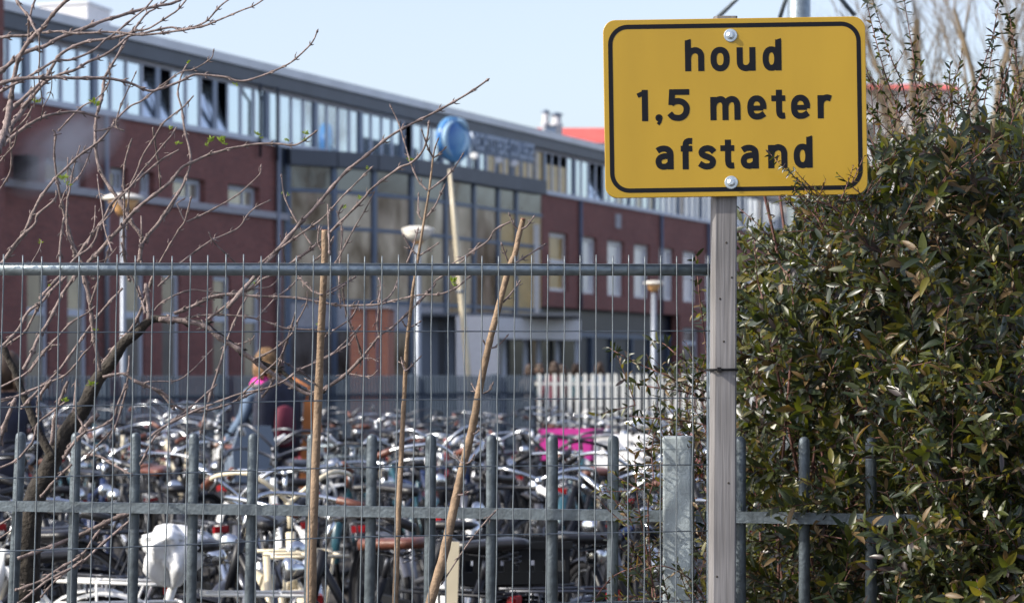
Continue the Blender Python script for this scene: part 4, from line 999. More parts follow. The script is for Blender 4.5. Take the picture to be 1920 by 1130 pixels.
txt = [('h', 518, 358), ('o', 668, 357), ('u', 822, 356), ('d', 975, 354), ('1', 238, 652), (',', 344, 651), ('5', 418, 649), ('m', 667, 646), ('e', 885, 641), ('t', 1025, 639), ('e', 1142, 637), ('r', 1298, 635),
       ('a', 344, 936), ('f', 492, 935), ('s', 596, 934), ('t', 725, 932), ('a', 845, 931), ('n', 1007, 928), ('d', 1158, 926)]
for ch, tx, ty in txt:
    lx, lz = loc2(tx, ty); mb = MB()
    for k, (P, w_) in enumerate(glyph(ch)): stroke(mb, [(lx+a_*mu_, lz+b_*mu_) for a_, b_ in P], (w_+3)*mu_, -.0004-.00008*k)
    if ch in 'hd':
        sx_ = 16.5 if ch == 'h' else 91
        mb.add([(lx+(sx_-16.5)*mu_, -.0006, lz+180*mu_), (lx+(sx_+16.5)*mu_, -.0006, lz+180*mu_), (lx+(sx_+16.5)*mu_, -.0006, lz+190*mu_)], [(0, 1, 2)])
    o = mb.build('letter', M['black_film'], sgn, world=False); o.matrix_local = rot
for tx, ty in ((783, 147), (787, 1011)):
    lx, lz = loc2(tx, ty); Mr = Matrix.Translation((lx, 0, lz)) @ Matrix.Rotation(R(90), 4, 'X')
    b_ = MB().lathe([(39*mu_, 0.0005), (39*mu_, .0014), (36*mu_, .0019), (20*mu_, .002)], n=28, M=Mr, sm=False)
    o = b_.build('washer', M['zinc'], sgn, world=False); o.matrix_local = rot
    b2 = MB().lathe([(24*mu_, .002), (24*mu_, .003), (20*mu_, .0034)], n=24, M=Mr).lathe([(17*mu_, .0034), (17*mu_, .0072), (14*mu_, .008)], n=6, M=Mr, sm=False)
    b2.build('bolt_head', M['zinc'], o, world=False)
pw = MB()   # post, slightly leaning, with chamfered edges
pl_t, pr_t = W(1340, 370, 5.515), W(1382, 370, 5.515); pl_b, pr_b = W(1335, 1130, 5.515), W(1380, 1130, 5.515)
def at_z(a, b, z): return a.x+(b.x-a.x)*(z-a.z)/(b.z-a.z)
zz = [0, .3, .7, 1.0, 1.3, 1.6, 1.9, 2.2, CH+(HY-30)/FPX*5.515]; ch_ = .0035; vs = []; fs = []
for z in zz:
    l_, r_ = at_z(pl_t, pl_b, z), at_z(pr_t, pr_b, z); j = .0006*math.sin(z*9)
    vs += [(l_+ch_+j, 5.515, z), (r_-ch_, 5.515, z), (r_, 5.515+ch_, z), (r_, 5.572, z), (l_+j-.004, 5.572, z), (l_+j-.004, 5.515+ch_*2, z)]
for i in range(len(zz)-1):
    for j in range(6): fs.append((i*6+j, i*6+(j+1) % 6, (i+1)*6+(j+1) % 6, (i+1)*6+j))
fs += [(5, 4, 3, 2, 1, 0), tuple(range((len(zz)-1)*6, len(zz)*6))]
pw.add(vs, fs); pw.build('wooden_post', M['wood'], sgn)
kn = MB()
for kx, ky in ((1357, 640), (1362, 455), (1350, 560), (1366, 905), (1344, 1080), (1372, 520)):
    c_ = W(kx, ky, 5.5146); kn.lathe([(.0026, 0), (.0018, .0004), (.0004, .0006)], c_, 8, M=Matrix.Rotation(R(90), 4, 'X'))
kn.build('knot', M['bark_dark'], sgn)
tie = MB(); zc = W(1355, 693, 5.5).z; l_, r_ = at_z(pl_t, pl_b, zc), at_z(pr_t, pr_b, zc)
Q = [(l_-.012, 5.60), (l_-.006, 5.510), (l_+.008, 5.5115), (r_, 5.5118), (r_+.003, 5.515), (r_+.003, 5.577), (l_-.008, 5.60)]
tie.tube([(x, y, zc+(x-l_)*.02) for x, y in Q], .0032, 6, sy=.6); tie.box(l_+.008, l_+.017, 5.503, 5.512, zc-.006, zc+.006)
tie.build('cable_tie', M['rubber'], sgn)

# ================================================================ BARE SHRUBS (traced stems, each at its own depth)
rs = random.Random(31)
def shrub(name, px, Y, label, cat='shrub', group=None): p = W(px, 700, Y); return thing(name, (p.x, Y, 0), label, cat, group)
def branch(root, P, w0, w1=None, Y=5.9, m='bark', nodes=True, dY=.12, name='branch', tosmooth=True):
    """P photo columns/rows, widths in photo pixels"""
    w1 = w0 if w1 is None else w1
    L = sum(math.hypot(b[0]-a[0], b[1]-a[1]) for a, b in zip(P, P[1:])); ph = rs.uniform(0, 6.28); sl_ = rs.uniform(-dY, dY)
    Q = smoothpts([(float(a), float(b)) for a, b in P], 5) if tosmooth else P
    pts = []; rr = []; d = 0; nxt = rs.uniform(8, 22); mb = MB(); k = len(Q)
    for i, (x, y) in enumerate(Q):
        if i: d += math.hypot(x-Q[i-1][0], y-Q[i-1][1])
        u = d/max(L, 1); Yd = Y+sl_*u+.02*math.sin(ph+d/90)
        r = (w0+(w1-w0)*min(u, 1))*(1.06 if nodes else 1)/2/FPX*Yd
        pts.append(W(x, y, Yd)); rr.append(r*rs.uniform(.93, 1.07))
    # nodes: swollen rings with paired buds
    if nodes:
        P2 = []; R2 = []; acc = 0
        for i in range(len(pts)):
            if i:
                seg = (pts[i]-pts[i-1]).length*FPX/Y; acc += seg
            sw = 1.0
            if acc > nxt and 0 < i < len(pts)-1:
                sw = 1.5; acc = 0; nxt = rs.uniform(26, 46)
                dr = (pts[min(i+1, len(pts)-1)]-pts[i-1]).normalized(); sd_ = dr.cross(Vector((0, 1, 0))).normalized()
                if rs.random() < .5: sd_ = (sd_*.5+Vector((0, rs.choice((-1, 1)), 0))*.7).normalized()
                for s in (-1, 1):
                    if rs.random() < .75:
                        bl_ = rs.uniform(5, 11)/FPX*Y; b_ = pts[i]+sd_*s*rr[i]*.8
                        mb.tube([b_, b_+(sd_*s*.8+dr*.7)*bl_*.5, b_+(sd_*s*.7+dr*1.0)*bl_], [rr[i]*.6, max(rr[i]*.6, .0015), .0004], 5)
            P2.append(pts[i]); R2.append(rr[i]*sw)
        rr = R2
    mb.tube(pts, rr, 9 if w0 > 12 else 7)
    if w1 < 7 and nodes:      # terminal bud
        dr = (pts[-1]-pts[-2]).normalized(); mb.tube([pts[-1], pts[-1]+dr*.004, pts[-1]+dr*.011], [rr[-1]*1.1, rr[-1]*1.8, .0004], 6)
    return mb.build(name, M[m], root)
S = 5.65
def A(p): return T(0, 0, S, p)
def B(p): return T(0, 180, S, p)
def C(p): return T(0, 360, S, p)
def D(p): return T(0, 540, S, p)
def E2(p): return T(0, 720, S, p)
def Lz(p): return T(0, 920, 5.38, p)
def G(p): return T(300, 0, S, p)
def H(p): return T(300, 180, S, p)
def E(p): return T(300, 360, S, p)
def Ff(p): return T(300, 540, S, p)
def K3(p): return T(560, 360, S, p)
def K4(p): return T(560, 540, S, p)
def Z2(p): return T(480, 150, 2.756, p)
def Z4(p): return T(640, 380, 2.743, p)
big = shrub('bare_shrub', 70, 6.45, 'large bare branching shrub with a dark trunk spreading over the left half')
twg = shrub('bare_shrub', -20, 6.0, 'bare shrub of pale twigs rising at the far left edge')
mid_s = shrub('bare_shrub', 470, 6.1, 'bare shrub whose long pale twigs cross the glass hall in the centre')
tr = [
 (twg, A([(110, 1130), (130, 950), (160, 780), (190, 650), (230, 560), (300, 450), (390, 350), (450, 300), (510, 220), (600, 110), (740, -30)]), 9, 6, 5.8),
 (twg, A([(-40, 408), (120, 385), (280, 380), (400, 350)]), 6, 5, 5.82),
 (twg, A([(150, -40), (230, 90), (310, 180), (360, 290), (400, 350)]), 5, 4, 5.78),
 (twg, A([(385, -30), (340, 90), (320, 190)]), 3.5, 4, 5.78),
 (twg, A([(-40, 800), (80, 700), (190, 600), (260, 560), (370, 520), (480, 490), (600, 420), (750, 355), (900, 300), (1100, 220), (1230, 185), (1400, 130), (1560, 90), (1700, 60), (1820, 40), (1940, -20)]), 8, 5, 5.9),
 (twg, A([(450, 350), (640, 335), (760, 355), (980, 350), (1100, 340), (1300, 350), (1450, 370), (1600, 365), (1808, 340), (2130, 285), (2260, 240)]), 4.2, 3.5, 5.85),
 (twg, A([(100, 1180), (300, 1000), (480, 830), (560, 700), (630, 590), (750, 510), (900, 450), (1000, 430), (1100, 420), (1200, 400), (1330, 370), (1420, 330)]), 7, 4.5, 5.95),
 (twg, A([(1420, 330), (1560, 310), (1700, 230), (1808, 160), (1880, 110), (1990, -20)]), 3.6, 3, 5.95),
 (twg, A([(-40, 995), (180, 880), (330, 800), (490, 700), (600, 640), (720, 640), (830, 610), (1000, 530), (1120, 420), (1200, 370), (1430, 180), (1540, 90), (1640, -30)]), 5.2, 3, 5.75),
 (twg, A([(-40, 900), (180, 840), (400, 825), (600, 822), (800, 830), (1100, 830), (1250, 850), (1400, 890), (1530, 950), (1620, 965), (1700, 940), (1808, 905), (1950, 845), (2035, 800), (2100, 790), (2200, 798), (2400, 820), (2500, 855), (2600, 857), (2700, 830), (2840, 780), (2980, 718), (3100, 650), (3255, 510), (3320, 430), (3355, 350)]), 6.5, 2.6, 5.7),
 (twg, A([(230, 1150), (350, 1020), (480, 870), (640, 790), (800, 740), (940, 655), (1100, 590), (1250, 490), (1360, 390), (1500, 360), (1620, 330), (1808, 292), (1900, 310), (2000, 300), (2100, 270), (2200, 215), (2330, 70), (2450, -20)]), 6, 2.8, 5.88),
 (twg, G([(0, 360), (200, 325), (430, 285), (560, 240), (730, 170), (870, 110), (1000, 60), (1120, -20)]), 3.6, 2.6, 5.83),
 (big, A([(1040, 1180), (1090, 970), (1110, 830), (1180, 700), (1240, 600), (1360, 390)]), 6, 4, 6.2),
 (big, A([(1400, 350), (1470, 250), (1560, 140), (1650, 90), (1780, -10)]), 4, 3, 6.2),
 (twg, A([(300, 200), (305, 300), (290, 450), (230, 560)]), 3.5, 4, 5.8),
 (twg, A([(415, 370), (420, 600), (410, 800), (440, 1000), (455, 1150), (435, 1250)]), 2.6, 2.0, 5.74),
 (twg, A([(540, 720), (550, 880), (530, 1000), (470, 1110)]), 2, 1.6, 5.74),
 (twg, A([(365, 1140), (368, 960), (360, 830)]), 2.4, 1.6, 5.74),
 (big, A([(1150, 705), (1165, 830), (1110, 960), (1000, 1060), (850, 1145), (640, 1365)]), 2.2, 3, 6.1),
 (twg, A([(1320, 1390), (1230, 1330), (1280, 1120), (1320, 1030), (1380, 900), (1430, 790)]), 3.2, 2, 5.98),
 (big, A([(1000, 1390), (1130, 1370), (1230, 1330)]), 3.5, 3, 5.98),
 (big, B([(-20, 1800), (60, 1720), (240, 1480), (400, 1130), (500, 980), (600, 860), (700, 770), (830, 640), (1000, 520), (1100, 430), (1200, 300), (1260, 220), (1380, 110), (1500, 55), (1620, -40), (1808, -180), (1940, -260), (2050, -280), (2230, -390), (2260, -460)]), 6.5, 1.8, 6.1),
 (twg, B([(110, 60), (80, 250), (40, 400), (-40, 600)]), 10, 13, 5.8),
 (twg, B([(350, -10), (230, 170), (130, 300), (60, 430), (-20, 560)]), 8, 10, 5.9),
 (big, B([(1095, -20), (1040, 150), (1020, 240), (1010, 400), (1020, 600), (1060, 780), (1150, 950), (1280, 1130), (1400, 1350), (1480, 1450), (1510, 1540), (1490, 1640), (1480, 1760)]), 5, 8, 6.25),
 (twg, B([(30, 530), (200, 380), (430, 235), (620, 185), (820, 170), (960, 200), (1020, 220)]), 6, 4, 5.9),
 (twg, B([(345, 110), (290, 220), (180, 340), (50, 450)]), 3, 3.4, 5.8),
 (twg, B([(180, 380), (150, 520), (60, 620), (-20, 730)]), 2.8, 2.6, 5.75),
 (twg, B([(110, 460), (125, 700), (90, 850), (-10, 1000)]), 3.6, 3, 5.75),
 (big, B([(560, 360), (590, 410), (575, 600), (600, 850), (650, 1110), (700, 1330), (760, 1520), (790, 1680)]), 3, 6, 6.2),
 (big, B([(650, 400), (590, 412)]), 2.4, 2.4, 6.2),
 (big, B([(850, 525), (800, 690), (760, 850), (740, 1000), (710, 1140), (715, 1430), (740, 1530), (820, 1660), (880, 1780), (985, 1920)]), 2, 5, 6.15),
 (big, B([(720, 650), (715, 950), (720, 1120)]), 2, 2.6, 6.15),
 (big, B([(975, 555), (900, 740), (830, 860), (700, 1000), (640, 1150)]), 2.2, 2, 6.1),
 (big, B([(1400, 450), (1330, 680), (1310, 900), (1318, 1130), (1310, 1480), (1320, 1740), (1370, 1930)]), 3, 4.6, 6.1),
 (big, B([(1030, 830), (1050, 1000), (1080, 1180), (1110, 1410), (1180, 1620)]), 1.8, 2.8, 6.1),
 (big, B([(2050, 0), (1940, 120), (1808, 220), (1720, 300), (1630, 450), (1520, 620), (1450, 800), (1380, 960), (1360, 1130), (1350, 1380)]), 2.6, 3.6, 6.05),
 (big, B([(1870, 330), (1808, 430), (1720, 530), (1620, 660), (1500, 800), (1400, 940), (1280, 1070)]), 2.6, 3.2, 6.1),
 (big, B([(1900, 570), (1808, 620), (1720, 670), (1550, 810), (1400, 950), (1200, 1120), (1100, 1300), (1000, 1440), (900, 1580), (800, 1730), (690, 1870)]), 3, 6, 6.1),
 (big, B([(1620, 335), (1660, 600), (1690, 800), (1700, 990)]), 3.4, 3, 6.1),
 (big, C([(930, 750), (1060, 620), (1190, 470), (1280, 380), (1340, 300), (1420, 210), (1520, 120), (1700, -20), (1808, -110), (1920, -250), (2030, -310), (2200, -390), (2320, -425), (2460, -465), (2600, -490), (2750, -510), (2950, -510), (3100, -495), (3200, -530), (3335, -630)]), 7.5, 3, 6.05),
 (twg, C([(600, -20), (580, 80), (400, 240), (370, 340), (200, 500), (40, 730), (-60, 900)]), 4, 5.5, 5.85),
 (twg, C([(440, 510), (420, 600), (340, 740)]), 1.8, 1.8, 5.85),
 (big, C([(1240, 100), (1180, 220), (1060, 360), (1010, 500), (940, 600), (800, 700), (660, 860), (480, 1060), (440, 1110)]), 3, 5, 6.05),
 (big, C([(1010, 140), (1000, 350), (940, 520)]), 1.8, 2.8, 6.1),
 (big, C([(680, 270), (640, 550), (635, 720), (650, 900)]), 4.5, 4.5, 6.1),
 (big, C([(1900, -20), (1808, 170), (1690, 320), (1550, 490), (1500, 560)]), 4, 5.5, 6.2),
 (big, Ff([(280, 730), (240, 770), (210, 850), (190, 1000)]), 2, 2, 6.1) if False else (big, G([(290, 680), (240, 770), (210, 860), (190, 1000), (230, 1150), (260, 1370), (310, 1570), (325, 1700), (300, 1820), (230, 1990), (130, 2140), (0, 2340), (-120, 2480)]), 3, 5.5, 6.2),
 (big, C([(1497, 250), (1502, 480)]), 3.2, 3.2, 6.2),
 (big, C([(1240, 585), (1140, 700), (1040, 740)]), 1.5, 1.5, 6.1),
 (big, C([(1285, 530), (1340, 740), (1400, 900), (1490, 1110)]), 3.2, 4, 6.1),
 (big, C([(1170, 560), (1110, 760), (1040, 950), (960, 1180)]), 3.5, 4, 6.15),
 (big, E([(0, 1000), (110, 890), (-10, 740)]) if False else E([(-60, 860), (0, 740), (80, 600), (200, 400), (265, 305), (325, 80)]), 3.4, 2.8, 6.0),
 (big, E([(255, 300), (190, 150), (180, 120), (235, 85)]), 2.6, 2, 6.0),
 (big, E([(280, 315), (320, 300), (530, 200), (760, 70), (870, -10), (1050, -180), (1070, -250)]), 3.4, 1.8, 6.0),
 (big, E([(-20, 1000), (110, 880), (240, 735), (530, 520), (620, 480), (830, 380), (930, 240), (1020, 160), (1140, 100)]), 3.6, 2.4, 6.05),
 (big, E([(515, 420), (580, 540), (790, 740), (950, 920)]), 2.4, 2.6, 6.05),
 (big, D([(1300, 0), (1100, 220), (960, 400), (850, 560), (700, 770), (600, 900), (430, 1060), (250, 1250)]), 4, 5, 6.3),
 (big, C([(880, 850), (950, 1130), (975, 1350), (1000, 1560), (1040, 1750), (1060, 1900)]), 8, 7, 6.3),
 (twg, D([(700, -120), (550, 20), (440, 150), (300, 250), (200, 430), (60, 580), (-30, 650)]), 5, 5.5, 5.95),
 (twg, D([(430, 150), (330, 350), (250, 480), (70, 600)]), 4, 4.5, 5.95),
 (big, D([(840, -180), (690, 20), (640, 110), (520, 350), (400, 540), (340, 690), (250, 860)]), 5.5, 7, 6.2),
 (big, D([(1010, 190), (930, 260), (750, 370), (600, 530), (490, 650), (330, 860)]), 3, 4, 6.1),
 (big, D([(1025, 450), (990, 580), (880, 700), (800, 810), (690, 920), (560, 980), (350, 1070), (180, 1140), (-20, 1210)]), 2.6, 4, 6.0),
 (big, D([(1640, -180), (1540, 120), (1500, 220), (1400, 420), (1200, 650), (1080, 820)]), 5, 6, 6.4),
 (big, D([(1470, -20), (1500, 120), (1535, 240)]), 3.6, 4, 6.3),
 (big, D([(1545, -40), (1570, 150), (1575, 330)]), 7, 8, 6.35),
 (big, D([(640, 600), (480, 640), (300, 880), (100, 1000), (-30, 1060)]), 3, 3.6, 6.2),
 (big, D([(1370, 715), (1365, 850), (1345, 1020), (1320, 1150), (1250, 1390), (1180, 1560)]), 3, 4, 6.3),
 (big, D([(1090, 940), (1300, 905), (1400, 960), (1550, 1030), (1700, 1110), (1830, 1260)]), 5, 4.5, 6.3),
 (big, T(0, 380, 2.825, [(700, 940), (870, 1010), (940, 1080), (1050, 1105), (1200, 1070), (1350, 1000), (1480, 960), (1560, 900), (1660, 850), (1808, 770)]), 5, 2.4, 6.1),
 (big, Ff([(560, 640), (330, 880), (170, 980), (0, 985), (-100, 990)]), 2, 2.4, 6.1),
 (big, Ff([(1005, 500), (960, 550), (800, 600)]), 1.6, 2, 6.1),
 (twg, E2([(540, -40), (430, 110), (400, 220), (410, 320)]), 5, 6.5, 5.95),
 (twg, E2([(720, -30), (640, 170), (590, 330), (550, 640)]), 5, 9, 6.3),
 (twg, E2([(165, 150), (90, 330), (-20, 640)]), 7, 8, 5.9),
 (big, E2([(1040, 320), (880, 480), (700, 740)]), 8, 8, 6.3),
 (twg, E2([(-20, 170), (180, 130), (300, 80), (520, -10)]), 4, 3.5, 5.95),
 (big, E2([(700, 180), (640, 225), (500, 330), (400, 420), (350, 600), (280, 690), (180, 800), (40, 870), (-60, 900)]), 3.6, 4.5, 6.0),
 (big, E2([(815, -60), (790, 250), (860, 400), (930, 490), (1180, 380), (1250, 210), (1330, 20)]), 4, 4, 6.15),
 (big, E2([(1190, 410), (1180, 490), (1000, 680), (930, 760)]), 2.4, 2.4, 6.1),
 (big, E2([(2300, 0), (2000, 260), (1808, 400), (1640, 560), (1500, 820)]), 2.6, 3.4, 6.1),
 (big, E2([(930, 480), (800, 600), (690, 760)]), 5, 6, 6.2),
 (big, E2([(900, 740), (1050, 760), (1220, 860), (1380, 950)]), 5, 4, 6.2),
 (big, E2([(760, 850), (600, 1000), (450, 1170)]), 4, 4.5, 6.15),
 (big, Lz([(1320, 225), (1150, 280), (1000, 350), (840, 430), (620, 520), (400, 600), (180, 680)]), 8, 7, 6.35),
 (big, Lz([(1310, 300), (1200, 390), (1000, 560), (820, 720), (500, 890), (340, 1010), (200, 1120)]), 4.5, 4, 6.1),
 (big, Lz([(840, 690), (690, 800), (560, 900), (430, 1050)]), 3.5, 3.5, 6.1),
 (big, Lz([(1010, 390), (940, 480), (830, 640), (600, 780), (420, 900), (180, 990)]), 4.5, 4.5, 6.2),
 (twg, Lz([(110, 270), (-20, 345)]), 3.5, 3.5, 6.0), (twg, Lz([(110, 400), (0, 470)]), 3, 3, 6.0),
 # centre left
 (big, Ff([(150, 270), (330, 200), (500, 120), (700, 70), (830, 60), (960, 10), (1080, -90), (1180, -130)]), 6.5, 4, 6.2),
 (big, Ff([(490, 340), (680, 200), (800, 100), (920, 20), (1000, -40), (1060, -120)]), 5, 3, 6.15),
 (big, Ff([(-60, 240), (0, 170), (160, 75), (330, 20), (460, 30), (700, 55), (850, 30), (1000, 5), (1150, -10), (1230, -70), (1260, -110)]), 3.2, 2, 6.1),
 (big, Ff([(330, 310), (420, 290), (700, 285), (1000, 320), (1250, 400), (1330, 425), (1600, 440), (1720, 440)]), 3.4, 3, 6.2),
 (mid_s, Ff([(1030, 320), (1220, 110), (1370, 0), (1470, -110)]), 2.6, 3, 5.9),
 (mid_s, Ff([(1560, 30), (1550, 170), (1430, 400), (1390, 490), (1220, 640), (1020, 745)]), 2, 3.8, 5.9),
 (big, Ff([(1440, 250), (1380, 450), (1280, 750), (1180, 1010), (1100, 1130)]), 3.4, 4, 6.3),
 (big, Ff([(920, 90), (750, 450), (620, 860), (540, 1110), (440, 1500)]), 3.4, 5, 6.4),
 (big, Ff([(1310, 780), (1450, 860), (1670, 1010)]), 2, 2.8, 6.2),
 (mid_s, Ff([(-130, 1600), (20, 1480), (300, 1330), (700, 1170), (880, 1110), (1160, 1050), (1350, 960), (1500, 850), (1680, 780), (1808, 710), (1990, 600), (2080, 470), (2110, 420)]), 4, 2.4, 6.0),
 (mid_s, Ff([(820, 1180), (1010, 980), (1240, 770), (1290, 700)]), 3, 2.2, 6.0),
 # long twigs over the glass hall
 (mid_s, Z2([(-150, 1180), (60, 940), (220, 750), (300, 665), (450, 490), (570, 390), (680, 300), (780, 240), (900, 180), (1020, 115), (1120, 55), (1190, 5)]), 7, 3.4, 5.85),
 (mid_s, Z2([(-30, 990), (110, 880), (240, 790), (350, 710), (430, 620), (490, 560), (590, 460)]), 4, 2.6, 5.9),
 (mid_s, Z2([(80, 1010), (190, 940), (300, 860), (400, 770), (550, 620), (600, 560), (740, 455), (800, 430), (860, 370), (885, 300), (893, 230)]), 5, 3.4, 5.9),
 (mid_s, Z2([(290, 855), (215, 740), (150, 610), (133, 505)]), 3, 2.6, 5.85),
 (mid_s, Z2([(437, 1180), (430, 1000), (445, 780), (425, 700), (440, 660)]), 3, 3, 5.9),
 (mid_s, Z2([(380, 980), (420, 930), (500, 780), (560, 680), (605, 590)]), 3, 2, 5.9),
 (mid_s, Z2([(125, 800), (150, 935)]), 1.6, 2, 5.9), (mid_s, Z2([(280, 950), (340, 900), (395, 820)]), 2.6, 2, 5.9),
 (mid_s, K3([(180, 540), (250, 630)]), 1.8, 1.8, 5.8), (mid_s, K3([(308, 130), (315, 300), (325, 620)]), 2.4, 3.4, 5.72), (mid_s, K3([(375, 485), (340, 575)]), 2.2, 2.4, 5.72),
 (mid_s, Ff([(450, 115), (700, 65), (960, 82), (1250, 92), (1450, 105), (1700, 148), (1930, 185), (2110, 182), (2310, 172), (2560, 112), (2760, 72), (2910, 70), (3020, 50), (3150, -10), (3230, -80), (3270, -110)]), 4.6, 3, 5.95),
 (mid_s, K4([(1450, -50), (1410, 5), (1240, 180), (1000, 410), (870, 490), (790, 590), (700, 700)]), 3.6, 4.2, 6.0),
 (mid_s, K3([(1300, 1130), (1390, 1030), (1450, 940), (1530, 885), (1740, 725), (1900, 560)]), 3, 2.6, 6.0),
 (mid_s, K4([(700, 705), (670, 740), (500, 910), (330, 1030), (200, 1095), (100, 1120), (-60, 1040), (-230, 940), (-480, 760), (-680, 620), (-860, 510), (-960, 420), (-1100, 370), (-1270, 340), (-1480, 330)]), 5.5, 9.5, 6.15),
 (mid_s, K4([(845, 20), (850, 180), (832, 400), (852, 500)]), 3, 3.4, 5.95),
 (mid_s, K3([(848, 910), (870, 1000), (848, 1150)]), 2.8, 2.6, 5.95),
 (mid_s, K4([(465, -20), (490, 190), (540, 370), (610, 520), (670, 720)]), 3, 4, 6.0),
 (mid_s, K4([(640, 140), (600, 240), (540, 330), (380, 440)]), 3, 3.2, 6.0),
 (mid_s, K4([(640, 410), (580, 480), (450, 610), (330, 720), (130, 810), (-20, 880)]), 2.4, 3.4, 6.0),
 (mid_s, K4([(540, 905), (600, 915), (700, 935), (770, 930), (825, 885)]), 2, 1.8, 6.0), (mid_s, K4([(700, 745), (760, 740), (830, 770)]), 1.8, 1.6, 6.0),
 (mid_s, K4([(1060, -120), (1020, 0), (960, 90), (880, 150)]), 2.6, 3, 5.95),
 (mid_s, K3([(-20, 870), (80, 990), (240, 1085)]), 2.6, 3, 5.8), (mid_s, K3([(300, 1090), (440, 1010), (590, 905)]), 2.4, 2.6, 5.8),
]
for k, (rt, P, w0, w1, Y) in enumerate(tr): branch(rt, P, w0, w1, Y)
# thick limbs of the large shrub
branch(big, D([(1850, 345), (1650, 325), (1560, 360), (1440, 480), (1300, 590), (1200, 760), (1090, 890), (1000, 1020), (900, 1240), (780, 1420), (680, 1560), (600, 1720), (540, 1850), (480, 2000), (400, 2130), (330, 2400), (290, 2700), (280, 3300)]), 13, 54, 6.5, 'bark_dark', False, 0, 'trunk')
branch(big, D([(-40, 480), (30, 600), (90, 750), (170, 900), (220, 1060), (290, 1230), (360, 1410), (450, 1600), (560, 1800)]), 12, 17, 6.45, 'bark_dark', False, 0, 'limb')
branch(big, Ff([(-30, 330), (60, 322), (200, 340), (400, 370), (490, 390), (560, 450), (700, 550), (800, 620), (980, 750), (1250, 860), (1350, 930), (1480, 1060), (1600, 1100), (1720, 1095)]), 12, 5.5, 6.4, 'bark_dark', True, 0, 'limb')
# cut stems
for lab, P, w0, w1, Y, tw in (
  ('upright cut tan stem with a reddish sawn top, left of the three cut stems', [(609, 432), (609, 470), (607, 520), (603, 600), (597, 740), (590, 900), (585, 1020), (583, 1160)], 12.5, 20, 5.74, [[(603, 470), (596, 452), (598, 430)], [(606, 553), (585, 545), (562, 520)], [(600, 637), (611, 630), (616, 622)], [(598, 663), (613, 657)], [(592, 720), (577, 712)], [(600, 553), (625, 541), (660, 523)]]),
  ('slender upright brown stem that forks above the tube, middle of the three', [(812, 295), (805, 355), (795, 415), (786, 470), (778, 520), (774, 545), (769, 593), (763, 646), (758, 740), (750, 900), (744, 1040), (740, 1160)], 3.6, 13, 5.8,
     [Z2([(885, 570), (840, 520), (800, 430), (770, 330), (740, 230), (700, 145)]), Z2([(890, 572), (960, 520), (1020, 460), (1065, 390)]), Z2([(858, 720), (840, 690), (840, 600)]), Z2([(866, 722), (920, 660), (970, 555)]), Z2([(915, 400), (888, 350), (860, 270)]), Z2([(912, 405), (945, 385), (972, 358)]), Z2([(915, 402), (925, 350), (938, 315)]),
      Z2([(833, 905), (800, 870), (765, 810)]), Z2([(838, 912), (880, 885), (932, 850)]), Z2([(780, 945), (810, 870), (835, 780)]), K4([(1165, 410), (1130, 400), (1108, 365)]), K4([(1165, 410), (1215, 400), (1275, 362)]), K4([(1130, 880), (1105, 820), (1090, 755)]), K4([(1130, 880), (1200, 820), (1275, 742)])]),
  ('thick leaning cut stem slanting down to the left, right of the three', [(981, 411), (972, 445), (966, 475), (953, 508), (931, 590), (918, 640), (900, 725), (888, 790), (874, 850), (862, 900), (848, 965), (832, 1040), (815, 1100), (795, 1170)], 10, 20, 5.7,
     [Z4([(930, 135), (955, 120), (985, 80)]), Z4([(905, 135), (885, 110), (868, 70)]), Z4([(870, 98), (790, 140), (760, 190), (700, 235), (620, 285), (560, 320)]), Z4([(858, 305), (845, 270), (828, 222)]), Z4([(898, 308), (960, 270), (1042, 218)]), Z4([(832, 512), (870, 470), (912, 412)]), Z4([(765, 748), (805, 735), (848, 690)]), Z4([(760, 745), (745, 735), (735, 718)]),
      T(640, 380, 2.743, [(722, 985), (690, 965), (675, 940)]), T(640, 380, 2.743, [(730, 980), (760, 965), (775, 938)]), T(760, 780, 5.65, [(720, 190), (760, 170), (790, 125)]), T(760, 780, 5.65, [(610, 500), (560, 450), (530, 400)]), T(760, 780, 5.65, [(640, 500), (690, 480), (720, 430)]), T(760, 780, 5.65, [(560, 830), (610, 828), (650, 810)]), T(760, 780, 5.65, [(980, 980), (900, 1060), (830, 1140), (700, 1300), (560, 1500), (400, 1750)])])):
    t = shrub('cut_sapling', P[-1][0], Y, lab, 'cut stem')
    branch(t, P, w0, w1, Y, 'bark_tan', False, 0, 'stem')
    if w0 > 8:
        a, b = W(*P[0], Y), W(P[0][0]+(P[0][0]-P[1][0])*.03, P[0][1]-1.5, Y); r_ = w0*.49/FPX*Y
        MB().tube([a, b], [r_, r_*.9], 12).build('cut_top', M['bark_cut'], t)
        if P[0][0] < 700: MB().tube([W(609.3, 434, Y-.001), W(608.6, 468, Y-.001)], r_*1.03, 12).build('peeled_collar', M['bark_cut'], t)
    for q in tw: branch(t, q, 3.4, 2.2, Y, 'bark', True, .03, 'twig')
